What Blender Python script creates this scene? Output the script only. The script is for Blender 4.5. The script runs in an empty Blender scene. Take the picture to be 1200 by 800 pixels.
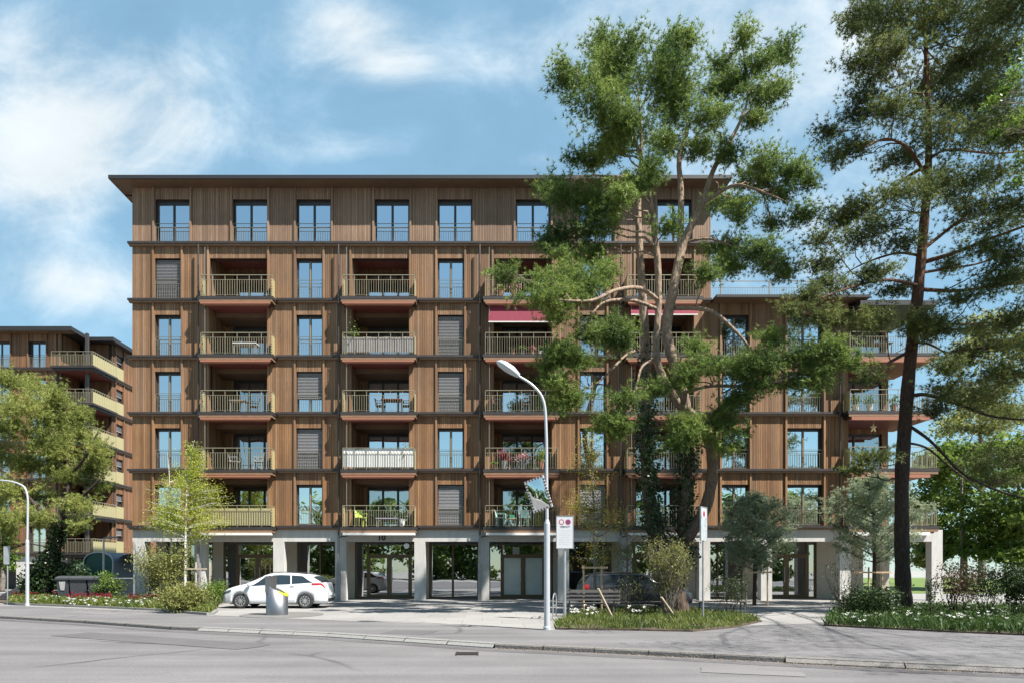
SUN_E, SKY_S, EXPO, CLOUD, SKY_LIFT, DENOISE = 5.0, .05, 1.30, (7.3, 7.9, 8.2), (3.8, 6.6, 8.8), True  # second colour: bluish veil added to brighten the sky
import bpy, math, random
import numpy as np
from mathutils import Vector, Matrix
random.seed(7)
RNG = np.random.default_rng(11)
SC = bpy.context.scene
COL = SC.collection
PI = math.pi
CAMZ = 1.65
F = 760.0                       # focal length in photo pixels (1200 wide)
VX, VY = 565.0, 665.0           # where the level line of sight meets the photo
D = 33.04                       # distance of the street front

def T(px, py, Y):
    return Vector(((px - VX) * Y / F, Y, CAMZ + (VY - py) * Y / F))
def G(px, py, z=0.0):
    Y = F * (CAMZ - z) / (py - VY)
    return Vector(((px - VX) * Y / F, Y, z))

# ------------------------------------------------------------------ objects
def link(o, parent=None, inv=None):
    COL.objects.link(o)
    if parent is not None:
        o.parent = parent
        if inv is not None:
            o.matrix_parent_inverse = inv
    return o
def tag(o, label=None, cat=None, group=None, kind=None):
    if label: o['label'] = label
    if cat: o['category'] = cat
    if group: o['group'] = group
    if kind: o['kind'] = kind
    return o
def thing(name, label, cat, loc=(0, 0, 0), rotz=0.0, group=None):
    o = bpy.data.objects.new(name, None)
    o.location = loc; o.rotation_euler = (0, 0, rotz)
    o.empty_display_size = 0.3
    COL.objects.link(o)
    return tag(o, label, cat, group)
def inv_of(root):
    return (Matrix.Translation(root.location) @ root.rotation_euler.to_matrix().to_4x4()).inverted()

def dup(root, loc, rotz, label, group=None):
    r = root.copy(); COL.objects.link(r)
    r.location = loc; r.rotation_euler = (0, 0, rotz); r['label'] = label
    if group: r['group'] = group
    for ch in list(root.children):
        c = ch.copy(); COL.objects.link(c); c.parent = r
        for g in list(ch.children):
            d = g.copy(); COL.objects.link(d); d.parent = c
    return r

class Fr:
    """local frame of a wall: u along it, n out of it, z up"""
    def __init__(s, o, u, n):
        s.o = o; s.u = u; s.n = n
    def P(s, u, n, z):
        return (s.o[0] + u * s.u[0] + n * s.n[0], s.o[1] + u * s.u[1] + n * s.n[1], z)
W = Fr((0, 0), (1, 0), (0, 1))

class MB:
    def __init__(s):
        s.v = []; s.f = []
    def box(s, u0, u1, n0, n1, z0, z1, fr=W):
        b = len(s.v); P = fr.P
        s.v += [P(u0, n0, z0), P(u1, n0, z0), P(u1, n1, z0), P(u0, n1, z0),
                P(u0, n0, z1), P(u1, n0, z1), P(u1, n1, z1), P(u0, n1, z1)]
        for q in ((0, 3, 2, 1), (4, 5, 6, 7), (0, 1, 5, 4), (1, 2, 6, 5), (2, 3, 7, 6), (3, 0, 4, 7)):
            s.f.append(tuple(b + k for k in q))
    def face(s, pts):
        b = len(s.v); s.v += [tuple(p) for p in pts]; s.f.append(tuple(range(b, b + len(pts))))
    def bar(s, a, b, w, h=None, up=(0, 0, 1)):
        """square bar from a to b"""
        h = h or w
        a = Vector(a); b = Vector(b); d = (b - a).normalized(); up = Vector(up)
        if abs(d.dot(up)) > .95: up = Vector((1, 0, 0))
        x = d.cross(up).normalized() * w / 2; y = x.cross(d).normalized() * h / 2
        k = len(s.v)
        for p in (a, b):
            for q in (x + y, -x + y, -x - y, x - y):
                s.v.append(tuple(p + q))
        for q in ((0, 1, 2, 3), (7, 6, 5, 4), (0, 4, 5, 1), (1, 5, 6, 2), (2, 6, 7, 3), (3, 7, 4, 0)):
            s.f.append(tuple(k + t for t in q))
    def tube(s, pts, rad, sides=8, cap=True):
        pts = [Vector(p) for p in pts]
        if not hasattr(rad, '__len__'): rad = [rad] * len(pts)
        k = len(s.v); x = None
        for i, p in enumerate(pts):
            d = (pts[min(i + 1, len(pts) - 1)] - pts[max(i - 1, 0)]).normalized()
            if x is None:
                t = Vector((1, 0, 0)) if abs(d.x) < .8 else Vector((0, 1, 0))
                x = (t - d * t.dot(d)).normalized()
            else:
                x = (x - d * x.dot(d)).normalized()
            y = d.cross(x)
            for j in range(sides):
                a = 2 * PI * j / sides
                s.v.append(tuple(p + (x * math.cos(a) + y * math.sin(a)) * rad[i]))
        for i in range(len(pts) - 1):
            for j in range(sides):
                a = k + i * sides + j; b = k + i * sides + (j + 1) % sides
                s.f.append((a, b, b + sides, a + sides))
        if cap:
            s.f.append(tuple(k + j for j in reversed(range(sides))))
            e = k + (len(pts) - 1) * sides
            s.f.append(tuple(e + j for j in range(sides)))
    def lathe(s, prof, c, axis='z', sides=24, cap=True):
        """prof: list of (radius, along)"""
        k = len(s.v)
        for r, h in prof:
            for j in range(sides):
                a = 2 * PI * j / sides; p, q = r * math.cos(a), r * math.sin(a)
                if axis == 'z': s.v.append((c[0] + p, c[1] + q, c[2] + h))
                elif axis == 'y': s.v.append((c[0] + p, c[1] + h, c[2] + q))
                else: s.v.append((c[0] + h, c[1] + p, c[2] + q))
        for i in range(len(prof) - 1):
            for j in range(sides):
                a = k + i * sides + j; b = k + i * sides + (j + 1) % sides
                s.f.append((a, b, b + sides, a + sides))
        if not cap: return
        s.f.append(tuple(k + j for j in range(sides)))
        e = k + (len(prof) - 1) * sides
        s.f.append(tuple(e + j for j in range(sides)))
    def prism(s, poly, z0, z1):
        k = len(s.v); n = len(poly)
        s.v += [(p[0], p[1], z0) for p in poly] + [(p[0], p[1], z1) for p in poly]
        s.f.append(tuple(k + i for i in reversed(range(n)))); s.f.append(tuple(k + n + i for i in range(n)))
        for i in range(n):
            j = (i + 1) % n; s.f.append((k + i, k + j, k + n + j, k + n + i))
    def grid(s, fn, nu, nv):
        k = len(s.v)
        for i in range(nu + 1):
            for j in range(nv + 1):
                s.v.append(tuple(fn(i / nu, j / nv)))
        for i in range(nu):
            for j in range(nv):
                a = k + i * (nv + 1) + j
                s.f.append((a, a + 1, a + nv + 2, a + nv + 1))
    def build(s, name, mat, parent=None, inv=None, smooth=False, recalc=False):
        me = bpy.data.meshes.new(name)
        me.from_pydata(s.v, [], s.f); me.update()
        if recalc:
            import bmesh
            bm = bmesh.new(); bm.from_mesh(me); bmesh.ops.recalc_face_normals(bm, faces=bm.faces); bm.to_mesh(me); bm.free()
        if smooth:
            me.polygons.foreach_set('use_smooth', [True] * len(me.polygons))
        me.materials.append(mat)
        return link(bpy.data.objects.new(name, me), parent, inv)

def np_obj(name, verts, k, mat, parent=None, inv=None, smooth=False):
    """verts (N*k,3): N separate k-gons"""
    n = len(verts) // k
    me = bpy.data.meshes.new(name)
    me.vertices.add(n * k); me.vertices.foreach_set('co', np.asarray(verts, np.float32).ravel())
    me.loops.add(n * k); me.loops.foreach_set('vertex_index', np.arange(n * k, dtype=np.int32))
    me.polygons.add(n); me.polygons.foreach_set('loop_start', np.arange(0, n * k, k, dtype=np.int32))
    me.update(calc_edges=True); me.validate()
    me.materials.append(mat)
    return link(bpy.data.objects.new(name, me), parent, inv)

def text_obj(name, body, size, mat, mw, parent=None, inv=None, depth=.01, bold=0.0):
    cu = bpy.data.curves.new(name, 'FONT'); cu.body = body; cu.size = size
    cu.align_x = 'CENTER'; cu.align_y = 'CENTER'; cu.extrude = depth; cu.offset = bold
    tmp = bpy.data.objects.new(name, cu); COL.objects.link(tmp)
    bpy.context.view_layer.update()
    me = bpy.data.meshes.new_from_object(tmp.evaluated_get(bpy.context.evaluated_depsgraph_get()))
    bpy.data.objects.remove(tmp); bpy.data.curves.remove(cu)
    me.transform(mw); me.materials.clear(); me.materials.append(mat); me.name = name
    return link(bpy.data.objects.new(name, me), parent, inv)

# ------------------------------------------------------------------ materials
def newmat(name):
    m = bpy.data.materials.new(name); m.use_nodes = True
    nt = m.node_tree; nt.nodes.clear()
    out = nt.nodes.new('ShaderNodeOutputMaterial')
    return m, nt, out
def N(nt, t, **kw):
    n = nt.nodes.new(t)
    for k, v in kw.items():
        if k in n.inputs: n.inputs[k].default_value = v
        else: setattr(n, k, v)
    return n
def c4(c): return (c[0], c[1], c[2], 1)
def ramp(nt, stops, interp='LINEAR'):
    r = nt.nodes.new('ShaderNodeValToRGB'); e = r.color_ramp.elements
    r.color_ramp.interpolation = interp
    while len(e) < len(stops): e.new(.5)
    for i, (p, c) in enumerate(stops):
        e[i].position = p; e[i].color = c4(c) if hasattr(c, '__len__') else (c, c, c, 1)
    return r
def simple(name, c, rough=.6, metal=0.0, var=.12, scale=6.0, bump=0.0, bscale=40.0, spec=.5, stretch=(1, 1, 1), coat=0.0):
    m, nt, out = newmat(name); L = nt.links.new
    p = N(nt, 'ShaderNodeBsdfPrincipled', Roughness=rough, Metallic=metal)
    p.inputs['Specular IOR Level'].default_value = spec
    if coat: p.inputs['Coat Weight'].default_value = coat; p.inputs['Coat Roughness'].default_value = .05
    tc = N(nt, 'ShaderNodeTexCoord'); mp = N(nt, 'ShaderNodeMapping'); mp.inputs['Scale'].default_value = stretch
    L(tc.outputs['Object'], mp.inputs['Vector'])
    no = N(nt, 'ShaderNodeTexNoise', Scale=scale, Detail=6.0, Roughness=.65)
    L(mp.outputs[0], no.inputs['Vector'])
    r = ramp(nt, [(.25, [x * (1 - var) for x in c]), (.75, [min(1, x * (1 + var)) for x in c])])
    L(no.outputs['Fac'], r.inputs[0]); L(r.outputs[0], p.inputs['Base Color'])
    if bump:
        n2 = N(nt, 'ShaderNodeTexNoise', Scale=bscale, Detail=5.0); L(mp.outputs[0], n2.inputs['Vector'])
        b = N(nt, 'ShaderNodeBump', Strength=bump, Distance=.02); L(n2.outputs['Fac'], b.inputs['Height']); L(b.outputs[0], p.inputs['Normal'])
    L(p.outputs[0], out.inputs[0])
    return m
def wood(name, cols, streak=(9, 9, .5), rough=.62):
    """each board takes its own tone; grain runs up the board"""
    m, nt, out = newmat(name); L = nt.links.new
    g = N(nt, 'ShaderNodeNewGeometry')
    k = len(cols); r = ramp(nt, [(i / (k - 1), c) for i, c in enumerate(cols)]); L(g.outputs['Random Per Island'], r.inputs[0])
    tc = N(nt, 'ShaderNodeTexCoord'); mp = N(nt, 'ShaderNodeMapping'); mp.inputs['Scale'].default_value = streak
    L(tc.outputs['Object'], mp.inputs['Vector'])
    no = N(nt, 'ShaderNodeTexNoise', Scale=3.0, Detail=7.0, Roughness=.7); L(mp.outputs[0], no.inputs['Vector'])
    r2 = ramp(nt, [(.3, .72), (.7, 1.22)]); L(no.outputs['Fac'], r2.inputs[0])
    no2 = N(nt, 'ShaderNodeTexNoise', Scale=.45, Detail=3.0); L(tc.outputs['Object'], no2.inputs['Vector'])
    r3 = ramp(nt, [(.35, .88), (.65, 1.12)]); L(no2.outputs['Fac'], r3.inputs[0])
    mx = N(nt, 'ShaderNodeMixRGB', blend_type='MULTIPLY', Fac=1.0); L(r.outputs[0], mx.inputs[1]); L(r2.outputs[0], mx.inputs[2])
    mx2 = N(nt, 'ShaderNodeMixRGB', blend_type='MULTIPLY', Fac=1.0); L(mx.outputs[0], mx2.inputs[1]); L(r3.outputs[0], mx2.inputs[2])
    mp3 = N(nt, 'ShaderNodeMapping'); mp3.inputs['Scale'].default_value = (2.6, 2.6, .22); L(tc.outputs['Object'], mp3.inputs['Vector'])
    no3 = N(nt, 'ShaderNodeTexNoise', Scale=1.0, Detail=5.0, Roughness=.6); L(mp3.outputs[0], no3.inputs['Vector'])
    r4 = ramp(nt, [(.48, 0), (.74, .4)]); L(no3.outputs['Fac'], r4.inputs[0])
    gy = N(nt, 'ShaderNodeMixRGB'); L(r4.outputs[0], gy.inputs[0]); L(mx2.outputs[0], gy.inputs[1]); gy.inputs[2].default_value = (.135, .108, .088, 1)
    p = N(nt, 'ShaderNodeBsdfPrincipled', Roughness=rough); p.inputs['Specular IOR Level'].default_value = .3
    L(gy.outputs[0], p.inputs['Base Color'])
    b = N(nt, 'ShaderNodeBump', Strength=.25, Distance=.01); L(no.outputs['Fac'], b.inputs['Height']); L(b.outputs[0], p.inputs['Normal'])
    L(p.outputs[0], out.inputs[0])
    return m
def glass(name, refl=.3, tint=(.5, .55, .55), wav=.02, rough=0.0):
    m, nt, out = newmat(name); L = nt.links.new
    tc = N(nt, 'ShaderNodeTexCoord')
    no = N(nt, 'ShaderNodeTexNoise', Scale=.9, Detail=1.0); L(tc.outputs['Object'], no.inputs['Vector'])
    b = N(nt, 'ShaderNodeBump', Strength=wav, Distance=.3); L(no.outputs['Fac'], b.inputs['Height'])
    gl = N(nt, 'ShaderNodeBsdfGlossy', Roughness=rough); gl.inputs['Color'].default_value = (.93, .97, 1, 1); L(b.outputs[0], gl.inputs['Normal'])
    tr = N(nt, 'ShaderNodeBsdfTransparent'); tr.inputs['Color'].default_value = c4(tint)
    fr = N(nt, 'ShaderNodeFresnel', IOR=1.5)
    ad = N(nt, 'ShaderNodeMath', operation='ADD', use_clamp=True); ad.inputs[1].default_value = refl; L(fr.outputs[0], ad.inputs[0])
    mx = N(nt, 'ShaderNodeMixShader'); L(ad.outputs[0], mx.inputs[0]); L(tr.outputs[0], mx.inputs[1]); L(gl.outputs[0], mx.inputs[2])
    L(mx.outputs[0], out.inputs[0])
    return m
def leafmat(name, cols, trans=.35, nscale=.7, rough=.5):
    m, nt, out = newmat(name); L = nt.links.new
    g = N(nt, 'ShaderNodeNewGeometry'); tc = N(nt, 'ShaderNodeTexCoord')
    no = N(nt, 'ShaderNodeTexNoise', Scale=nscale, Detail=3.0); L(tc.outputs['Object'], no.inputs['Vector'])
    ma = N(nt, 'ShaderNodeMath', operation='MULTIPLY'); ma.inputs[1].default_value = .55; L(g.outputs['Random Per Island'], ma.inputs[0])
    mb = N(nt, 'ShaderNodeMath', operation='MULTIPLY_ADD'); mb.inputs[1].default_value = 1.3; mb.inputs[2].default_value = -.42
    L(no.outputs['Fac'], mb.inputs[0])
    mc = N(nt, 'ShaderNodeMath', operation='ADD', use_clamp=True); L(ma.outputs[0], mc.inputs[0]); L(mb.outputs[0], mc.inputs[1])
    k = len(cols); r = ramp(nt, [(i / (k - 1), c) for i, c in enumerate(cols)]); L(mc.outputs[0], r.inputs[0])
    p = N(nt, 'ShaderNodeBsdfPrincipled', Roughness=rough); p.inputs['Specular IOR Level'].default_value = .35
    t = N(nt, 'ShaderNodeBsdfTranslucent')
    L(r.outputs[0], p.inputs['Base Color']); L(r.outputs[0], t.inputs['Color'])
    mx = N(nt, 'ShaderNodeMixShader', Fac=trans); L(p.outputs[0], mx.inputs[1]); L(t.outputs[0], mx.inputs[2])
    L(mx.outputs[0], out.inputs[0])
    return m
def bark(name, low, high, z0, z1, bump=.8):
    """bark whose plates turn from low to high colour up the stem"""
    m, nt, out = newmat(name); L = nt.links.new
    tc = N(nt, 'ShaderNodeTexCoord'); sp = N(nt, 'ShaderNodeSeparateXYZ'); L(tc.outputs['Object'], sp.inputs[0])
    mr = N(nt, 'ShaderNodeMapRange'); mr.inputs['From Min'].default_value = z0; mr.inputs['From Max'].default_value = z1; L(sp.outputs['Z'], mr.inputs[0])
    mp = N(nt, 'ShaderNodeMapping'); mp.inputs['Scale'].default_value = (7, 7, 2.2); L(tc.outputs['Object'], mp.inputs['Vector'])
    vo = N(nt, 'ShaderNodeTexVoronoi', Scale=1.3); L(mp.outputs[0], vo.inputs['Vector'])
    no = N(nt, 'ShaderNodeTexNoise', Scale=2.5, Detail=7.0, Roughness=.7); L(mp.outputs[0], no.inputs['Vector'])
    mx = N(nt, 'ShaderNodeMixRGB'); mx.inputs[1].default_value = c4(low); mx.inputs[2].default_value = c4(high); L(mr.outputs[0], mx.inputs[0])
    r = ramp(nt, [(.3, .45), (.7, 1.5)]); L(no.outputs['Fac'], r.inputs[0])
    mu = N(nt, 'ShaderNodeMixRGB', blend_type='MULTIPLY', Fac=1.0); L(mx.outputs[0], mu.inputs[1]); L(r.outputs[0], mu.inputs[2])
    p = N(nt, 'ShaderNodeBsdfPrincipled', Roughness=.9); p.inputs['Specular IOR Level'].default_value = .15; L(mu.outputs[0], p.inputs['Base Color'])
    b = N(nt, 'ShaderNodeBump', Strength=bump, Distance=.05); L(vo.outputs['Distance'], b.inputs['Height']); L(b.outputs[0], p.inputs['Normal'])
    L(p.outputs[0], out.inputs[0])
    return m

M = {}
M['wood_top'] = wood('weathered cladding', [(.170, .105, .067), (.215, .134, .086), (.26, .165, .108), (.195, .120, .077), (.295, .195, .133)])
M['wood_mid'] = wood('larch cladding', [(.150, .082, .044), (.205, .114, .060), (.25, .142, .077), (.178, .098, .052), (.30, .180, .105)])
M['wood_low'] = wood('warm cladding', [(.150, .076, .036), (.21, .108, .050), (.26, .138, .066), (.180, .091, .043), (.31, .178, .090)])
M['wood_side'] = wood('cladding of neighbour', [(.12, .060, .032), (.19, .092, .046), (.25, .128, .066), (.15, .075, .038)])
M['soffit'] = wood('eave boards', [(.12, .072, .042), (.15, .09, .052), (.135, .08, .048)], streak=(.6, 9, 9))
M['backing'] = simple('wall backing', (.035, .022, .015), .9)
M['ledge'] = simple('dark sheet ledge', (.032, .026, .025), .5, .0, .25, 3)
M['roofmetal'] = simple('dark roof sheet', (.02, .019, .02), .5)
M['trimwood'] = simple('ledge timber', (.20, .115, .065), .6, stretch=(.5, 4, 4), var=.3)
M['soffit_red'] = simple('red brown balcony soffit', (.17, .045, .036), .6, var=.15)
M['terracotta'] = simple('terracotta awning case', (.31, .125, .075), .45, var=.06)
M['whitecase'] = simple('white awning case', (.66, .65, .62), .5, var=.05)
M['gold'] = simple('pale gold railing paint', (.27, .245, .165), .45, .2, .15)
M['goldsheet'] = simple('gold perforated sheet', (.37, .32, .165), .45, .1, .08)
M['rail_thin'] = simple('thin bronze railing', (.20, .175, .125), .45, .25, .15)
M['railgrey'] = simple('grey steel railing', (.25, .24, .22), .45, .3, .1)
M['frame'] = simple('anthracite window frame', (.035, .036, .04), .45, var=.1)
M['mullion'] = simple('bronze window stile', (.28, .215, .13), .45, .2, .1)
M['bronze'] = simple('bronze door frame', (.12, .082, .045), .4, .35, .15)
M['blind'] = simple('grey venetian blind', (.30, .30, .31), .4, .3, .08)
M['curtain'] = simple('pale curtain', (.62, .64, .64), .9, var=.1)
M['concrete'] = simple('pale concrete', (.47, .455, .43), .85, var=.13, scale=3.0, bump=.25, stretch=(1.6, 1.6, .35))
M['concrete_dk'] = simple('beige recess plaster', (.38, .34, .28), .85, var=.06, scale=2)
M['interior'] = simple('interior wall', (.16, .145, .125), .9, var=.3, scale=.7)
M['intfloor'] = simple('interior floor', (.14, .11, .085), .6, var=.2)
M['glass'] = glass('window glass', .76, (.45, .5, .52), .02)
M['glass_low'] = glass('shop glass', .46, (.6, .62, .6), .006)
M['glass_log'] = glass('loggia glass', .42, (.5, .54, .54), .03)
M['pale_opaque'] = simple('shop pane with painted reflection', (.44, .52, .52), .12, var=.12, scale=1.2, spec=.8)  # pale colour stands in for street and sky reflected in the panes
M['carglass'] = glass('tinted car glass', .12, (.10, .12, .13), .0)
M['redfabric'] = simple('crimson awning cloth', (.185, .022, .042), .85, var=.08)
M['whitecloth'] = simple('white privacy cloth', (.66, .655, .64), .9, var=.05)
M['greycloth'] = simple('grey privacy cloth', (.27, .25, .245), .9, var=.15)
M['pipe'] = simple('dark downpipe', (.07, .058, .055), .4, .4, .1)
M['pipe_light'] = simple('grey pipe cover', (.26, .25, .25), .5, .2, .1)
M['white'] = simple('white lacquer', (.75, .75, .74), .4, var=.04)
M['black'] = simple('black plastic', (.018, .018, .02), .5)
M['galv'] = simple('galvanised steel', (.42, .44, .46), .38, .6, .15, 4)
M['lampgrey'] = simple('light grey paint', (.43, .45, .47), .4, .2, .06)
M['stake'] = simple('peeled round timber', (.46, .31, .18), .8, var=.2, stretch=(6, 6, 1))
M['palestake'] = simple('pale split stake', (.40, .335, .25), .8, var=.25, stretch=(6, 6, 1))
M['darkgrey'] = simple('dark grey plastic', (.055, .057, .064), .45, var=.15)
M['mint'] = simple('mint plastic', (.45, .62, .55), .4, var=.05)
M['lilac'] = simple('lilac board', (.42, .38, .55), .6)
M['lime'] = simple('lime plastic', (.42, .52, .08), .5)
M['soil'] = simple('bed soil', (.075, .055, .038), .95, var=.35, scale=5, bump=.8, bscale=14)
# =================================================================== setting
def ground_mat(name, base, patch=.18, fine=.25, cracks=0.0, joints=None, rough=.88, bump=.55, stains=None):
    m, nt, out = newmat(name); L = nt.links.new
    tc = N(nt, 'ShaderNodeTexCoord')
    a = N(nt, 'ShaderNodeTexNoise', Scale=.35, Detail=4.0, Roughness=.6); L(tc.outputs['Object'], a.inputs['Vector'])
    b = N(nt, 'ShaderNodeTexNoise', Scale=38.0, Detail=6.0, Roughness=.85); L(tc.outputs['Object'], b.inputs['Vector'])
    r1 = ramp(nt, [(.3, 1 - patch), (.7, 1 + patch)]); L(a.outputs['Fac'], r1.inputs[0])
    r2 = ramp(nt, [(.25, 1 - fine), (.75, 1 + fine)]); L(b.outputs['Fac'], r2.inputs[0])
    mu = N(nt, 'ShaderNodeMixRGB', blend_type='MULTIPLY', Fac=1.0); L(r1.outputs[0], mu.inputs[1]); L(r2.outputs[0], mu.inputs[2])
    mv = N(nt, 'ShaderNodeMixRGB', blend_type='MULTIPLY', Fac=1.0); mv.inputs[1].default_value = c4(base); L(mu.outputs[0], mv.inputs[2])
    col = mv.outputs[0]
    if cracks:
        wn = N(nt, 'ShaderNodeTexNoise', Scale=.5, Detail=5.0); L(tc.outputs['Object'], wn.inputs['Vector'])
        va = N(nt, 'ShaderNodeMixRGB', Fac=.35); L(tc.outputs['Object'], va.inputs[1]); L(wn.outputs['Color'], va.inputs[2])
        vo = N(nt, 'ShaderNodeTexVoronoi', feature='DISTANCE_TO_EDGE', Scale=.16); L(va.outputs[0], vo.inputs['Vector'])
        rc = ramp(nt, [(0.0, 1 - cracks), (.009, 1.0)]); L(vo.outputs['Distance'], rc.inputs[0])
        # cracks only here and there
        mk = N(nt, 'ShaderNodeTexNoise', Scale=.22, Detail=2.0); L(tc.outputs['Object'], mk.inputs['Vector'])
        rk = ramp(nt, [(.45, 0), (.6, 1)]); L(mk.outputs['Fac'], rk.inputs[0])
        mm = N(nt, 'ShaderNodeMixRGB', blend_type='MULTIPLY'); L(rk.outputs[0], mm.inputs[0]); L(col, mm.inputs[1]); L(rc.outputs[0], mm.inputs[2]); col = mm.outputs[0]
        # tyre-worn bands and long stains
        mp = N(nt, 'ShaderNodeMapping'); mp.inputs['Scale'].default_value = (.06, .8, 1); mp.inputs['Rotation'].default_value = (0, 0, .38); L(tc.outputs['Object'], mp.inputs['Vector'])
        st = N(nt, 'ShaderNodeTexNoise', Scale=1.6, Detail=4.0); L(mp.outputs[0], st.inputs['Vector'])
        rs = ramp(nt, [(.35, .86), (.65, 1.1)]); L(st.outputs['Fac'], rs.inputs[0])
        ms = N(nt, 'ShaderNodeMixRGB', blend_type='MULTIPLY', Fac=1.0); L(col, ms.inputs[1]); L(rs.outputs[0], ms.inputs[2]); col = ms.outputs[0]
    if joints:
        br = N(nt, 'ShaderNodeTexBrick', Scale=1.0); br.inputs['Brick Width'].default_value = joints[0]; br.inputs['Row Height'].default_value = joints[1]
        br.inputs['Mortar Size'].default_value = joints[2]; br.inputs['Color1'].default_value = (1.06, 1.06, 1.06, 1); br.inputs['Color2'].default_value = (.93, .93, .93, 1); br.inputs['Mortar'].default_value = (.6, .6, .6, 1)
        L(tc.outputs['Object'], br.inputs['Vector'])
        mj = N(nt, 'ShaderNodeMixRGB', blend_type='MULTIPLY', Fac=1.0); L(col, mj.inputs[1]); L(br.outputs['Color'], mj.inputs[2]); col = mj.outputs[0]
    p = N(nt, 'ShaderNodeBsdfPrincipled', Roughness=rough); p.inputs['Specular IOR Level'].default_value = .25
    L(col, p.inputs['Base Color'])
    bu = N(nt, 'ShaderNodeBump', Strength=bump, Distance=.01); L(b.outputs['Fac'], bu.inputs['Height']); L(bu.outputs[0], p.inputs['Normal'])
    L(p.outputs[0], out.inputs[0])
    return m
M['road'] = ground_mat('road asphalt', (.140, .133, .135), .13, .34, .6)
M['walk'] = ground_mat('pavement asphalt', (.138, .132, .134), .14, .3, .45)
M['plaza'] = ground_mat('forecourt concrete', (.235, .228, .218), .1, .12, 0, (1.2, 1.2, .008))
M['gravel'] = ground_mat('far ground', (.25, .24, .225), .2, .3)
M['lawn'] = ground_mat('lawn', (.105, .15, .036), .3, .4, bump=.8)
M['granite'] = simple('granite kerb', (.20, .195, .185), .85, var=.35, scale=30, bump=.5, bscale=25)
M['granite_dk'] = simple('rough granite', (.15, .14, .13), .9, var=.5, scale=35, bump=.8, bscale=25)

def sheet(name, pts, z, mat, label, cat):
    b = MB(); b.face([(p[0], p[1], z) for p in pts])
    return tag(b.build(name, mat), label, cat, kind='structure')

RZ = -.09
KP = [G(-330, 712), G(0, 721), G(100, 726.5), G(200, 733.5), G(385, 741.5), G(580, 754), G(760, 762), G(920, 770), G(1060, 776.5), G(1200, 782.5), G(1420, 790)]
KERB = [(p.x, p.y) for p in KP]
sheet('ground', [(-300, -200), (300, -200), (300, 400), (-300, 400)], -.14, M['gravel'], 'wide flat ground under the whole street scene', 'ground')
sheet('road', KERB + [(60, 2.0), (60, -12), (-60, -12), (-60, 36), (-45, 35)], RZ, M['road'], 'worn grey asphalt carriageway across the foreground', 'road')
plz = KERB + [(60, 9.0), (90, 120), (-140, 120), (-140, 40)]
sheet('forecourt', plz, 0.0, M['plaza'], 'pale concrete forecourt between the pavement and the timber building', 'forecourt')
# pavement strip between kerb and forecourt
inner = [G(1420, 737), G(1200, 735), G(960, 729.5), G(905, 731.5), G(640, 738), G(570, 733.5), G(430, 728.5), G(250, 721), G(190, 716.2), G(0, 708.5), G(-330, 700)]
sheet('pavement', KERB + [(p.x, p.y) for p in inner], .004, M['walk'], 'grey asphalt pavement curving along the kerb', 'pavement')
# kerb stones
kb = MB(); kd = MB()
def resample(pts, step):
    out = []; acc = 0
    for a, b in zip(pts[:-1], pts[1:]):
        a = Vector(a); b = Vector(b); n = max(1, int((b - a).length / step))
        for i in range(n): out.append(a.lerp(b, i / n))
    out.append(Vector(pts[-1])); return out
ks = resample(KERB, 1.0)
for i, (a, b) in enumerate(zip(ks[:-1], ks[1:])):
    d = (b - a).normalized(); nn = Vector((-d.y, d.x))
    if nn.y < 0: nn = -nn
    fr = Fr((a.x, a.y), (d.x, d.y), (nn.x, nn.y)); Ln = (b - a).length
    px = VX + a.x * F / a.y
    low = (200 < px < 572) or px > 915
    k = len(kb.v)
    tgt = kb if (200 < px < 572) else kd
    k = len(tgt.v)
    zf = RZ + .025 if low else -.012
    e = .006 + random.random() * .006
    j = random.uniform(-.008, .008)
    P = fr.P; nf = -.09 if low else -.02
    tgt.v += [P(e, nf + j, RZ - .05), P(Ln - e, nf + j, RZ - .05), P(Ln - e, nf + j, zf), P(e, nf + j, zf),
              P(Ln - e, .03, .013), P(e, .03, .013), P(Ln - e, .2, .013), P(e, .2, .013)]
    for q in ((0, 1, 2, 3), (3, 2, 4, 5), (5, 4, 6, 7)): tgt.f.append(tuple(k + t for t in q))
tag(kb.build('kerb', M['granite']), 'pale lowered granite kerb in front of the forecourt', 'kerb', kind='structure')
tag(kd.build('kerb', M['granite_dk']), 'rough dark granite kerb along the road', 'kerb', kind='structure')
# light drain line across the forecourt and gutter strip on the road
def strip(name, pts, w, z, mat, label, cat):
    b = MB()
    for p, q in zip(pts[:-1], pts[1:]):
        p = Vector(p); q = Vector(q); d = (q - p).normalized(); n = Vector((-d.y, d.x)) * w / 2
        b.face([(p + n).to_3d() + Vector((0, 0, z)), (q + n).to_3d() + Vector((0, 0, z)), (q - n).to_3d() + Vector((0, 0, z)), (p - n).to_3d() + Vector((0, 0, z))])
    return tag(b.build(name, mat), label, cat, kind='structure')
g2 = lambda px, py: (G(px, py).x, G(px, py).y)
strip('paving_line', [g2(250, 720.6), g2(430, 727.8), g2(570, 732.6), g2(640, 737.2)], .16, .008, M['granite'], 'row of pale granite setts between pavement and forecourt', 'paving line')
gut = [(p.x, p.y - .42) for p in [Vector((k[0], k[1], 0)) for k in KERB]]
strip('gutter', gut, .34, RZ + .004, ground_mat('gutter asphalt', (.098, .092, .093), .3, .35), 'darker gutter strip of asphalt beside the kerb', 'gutter')
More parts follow.
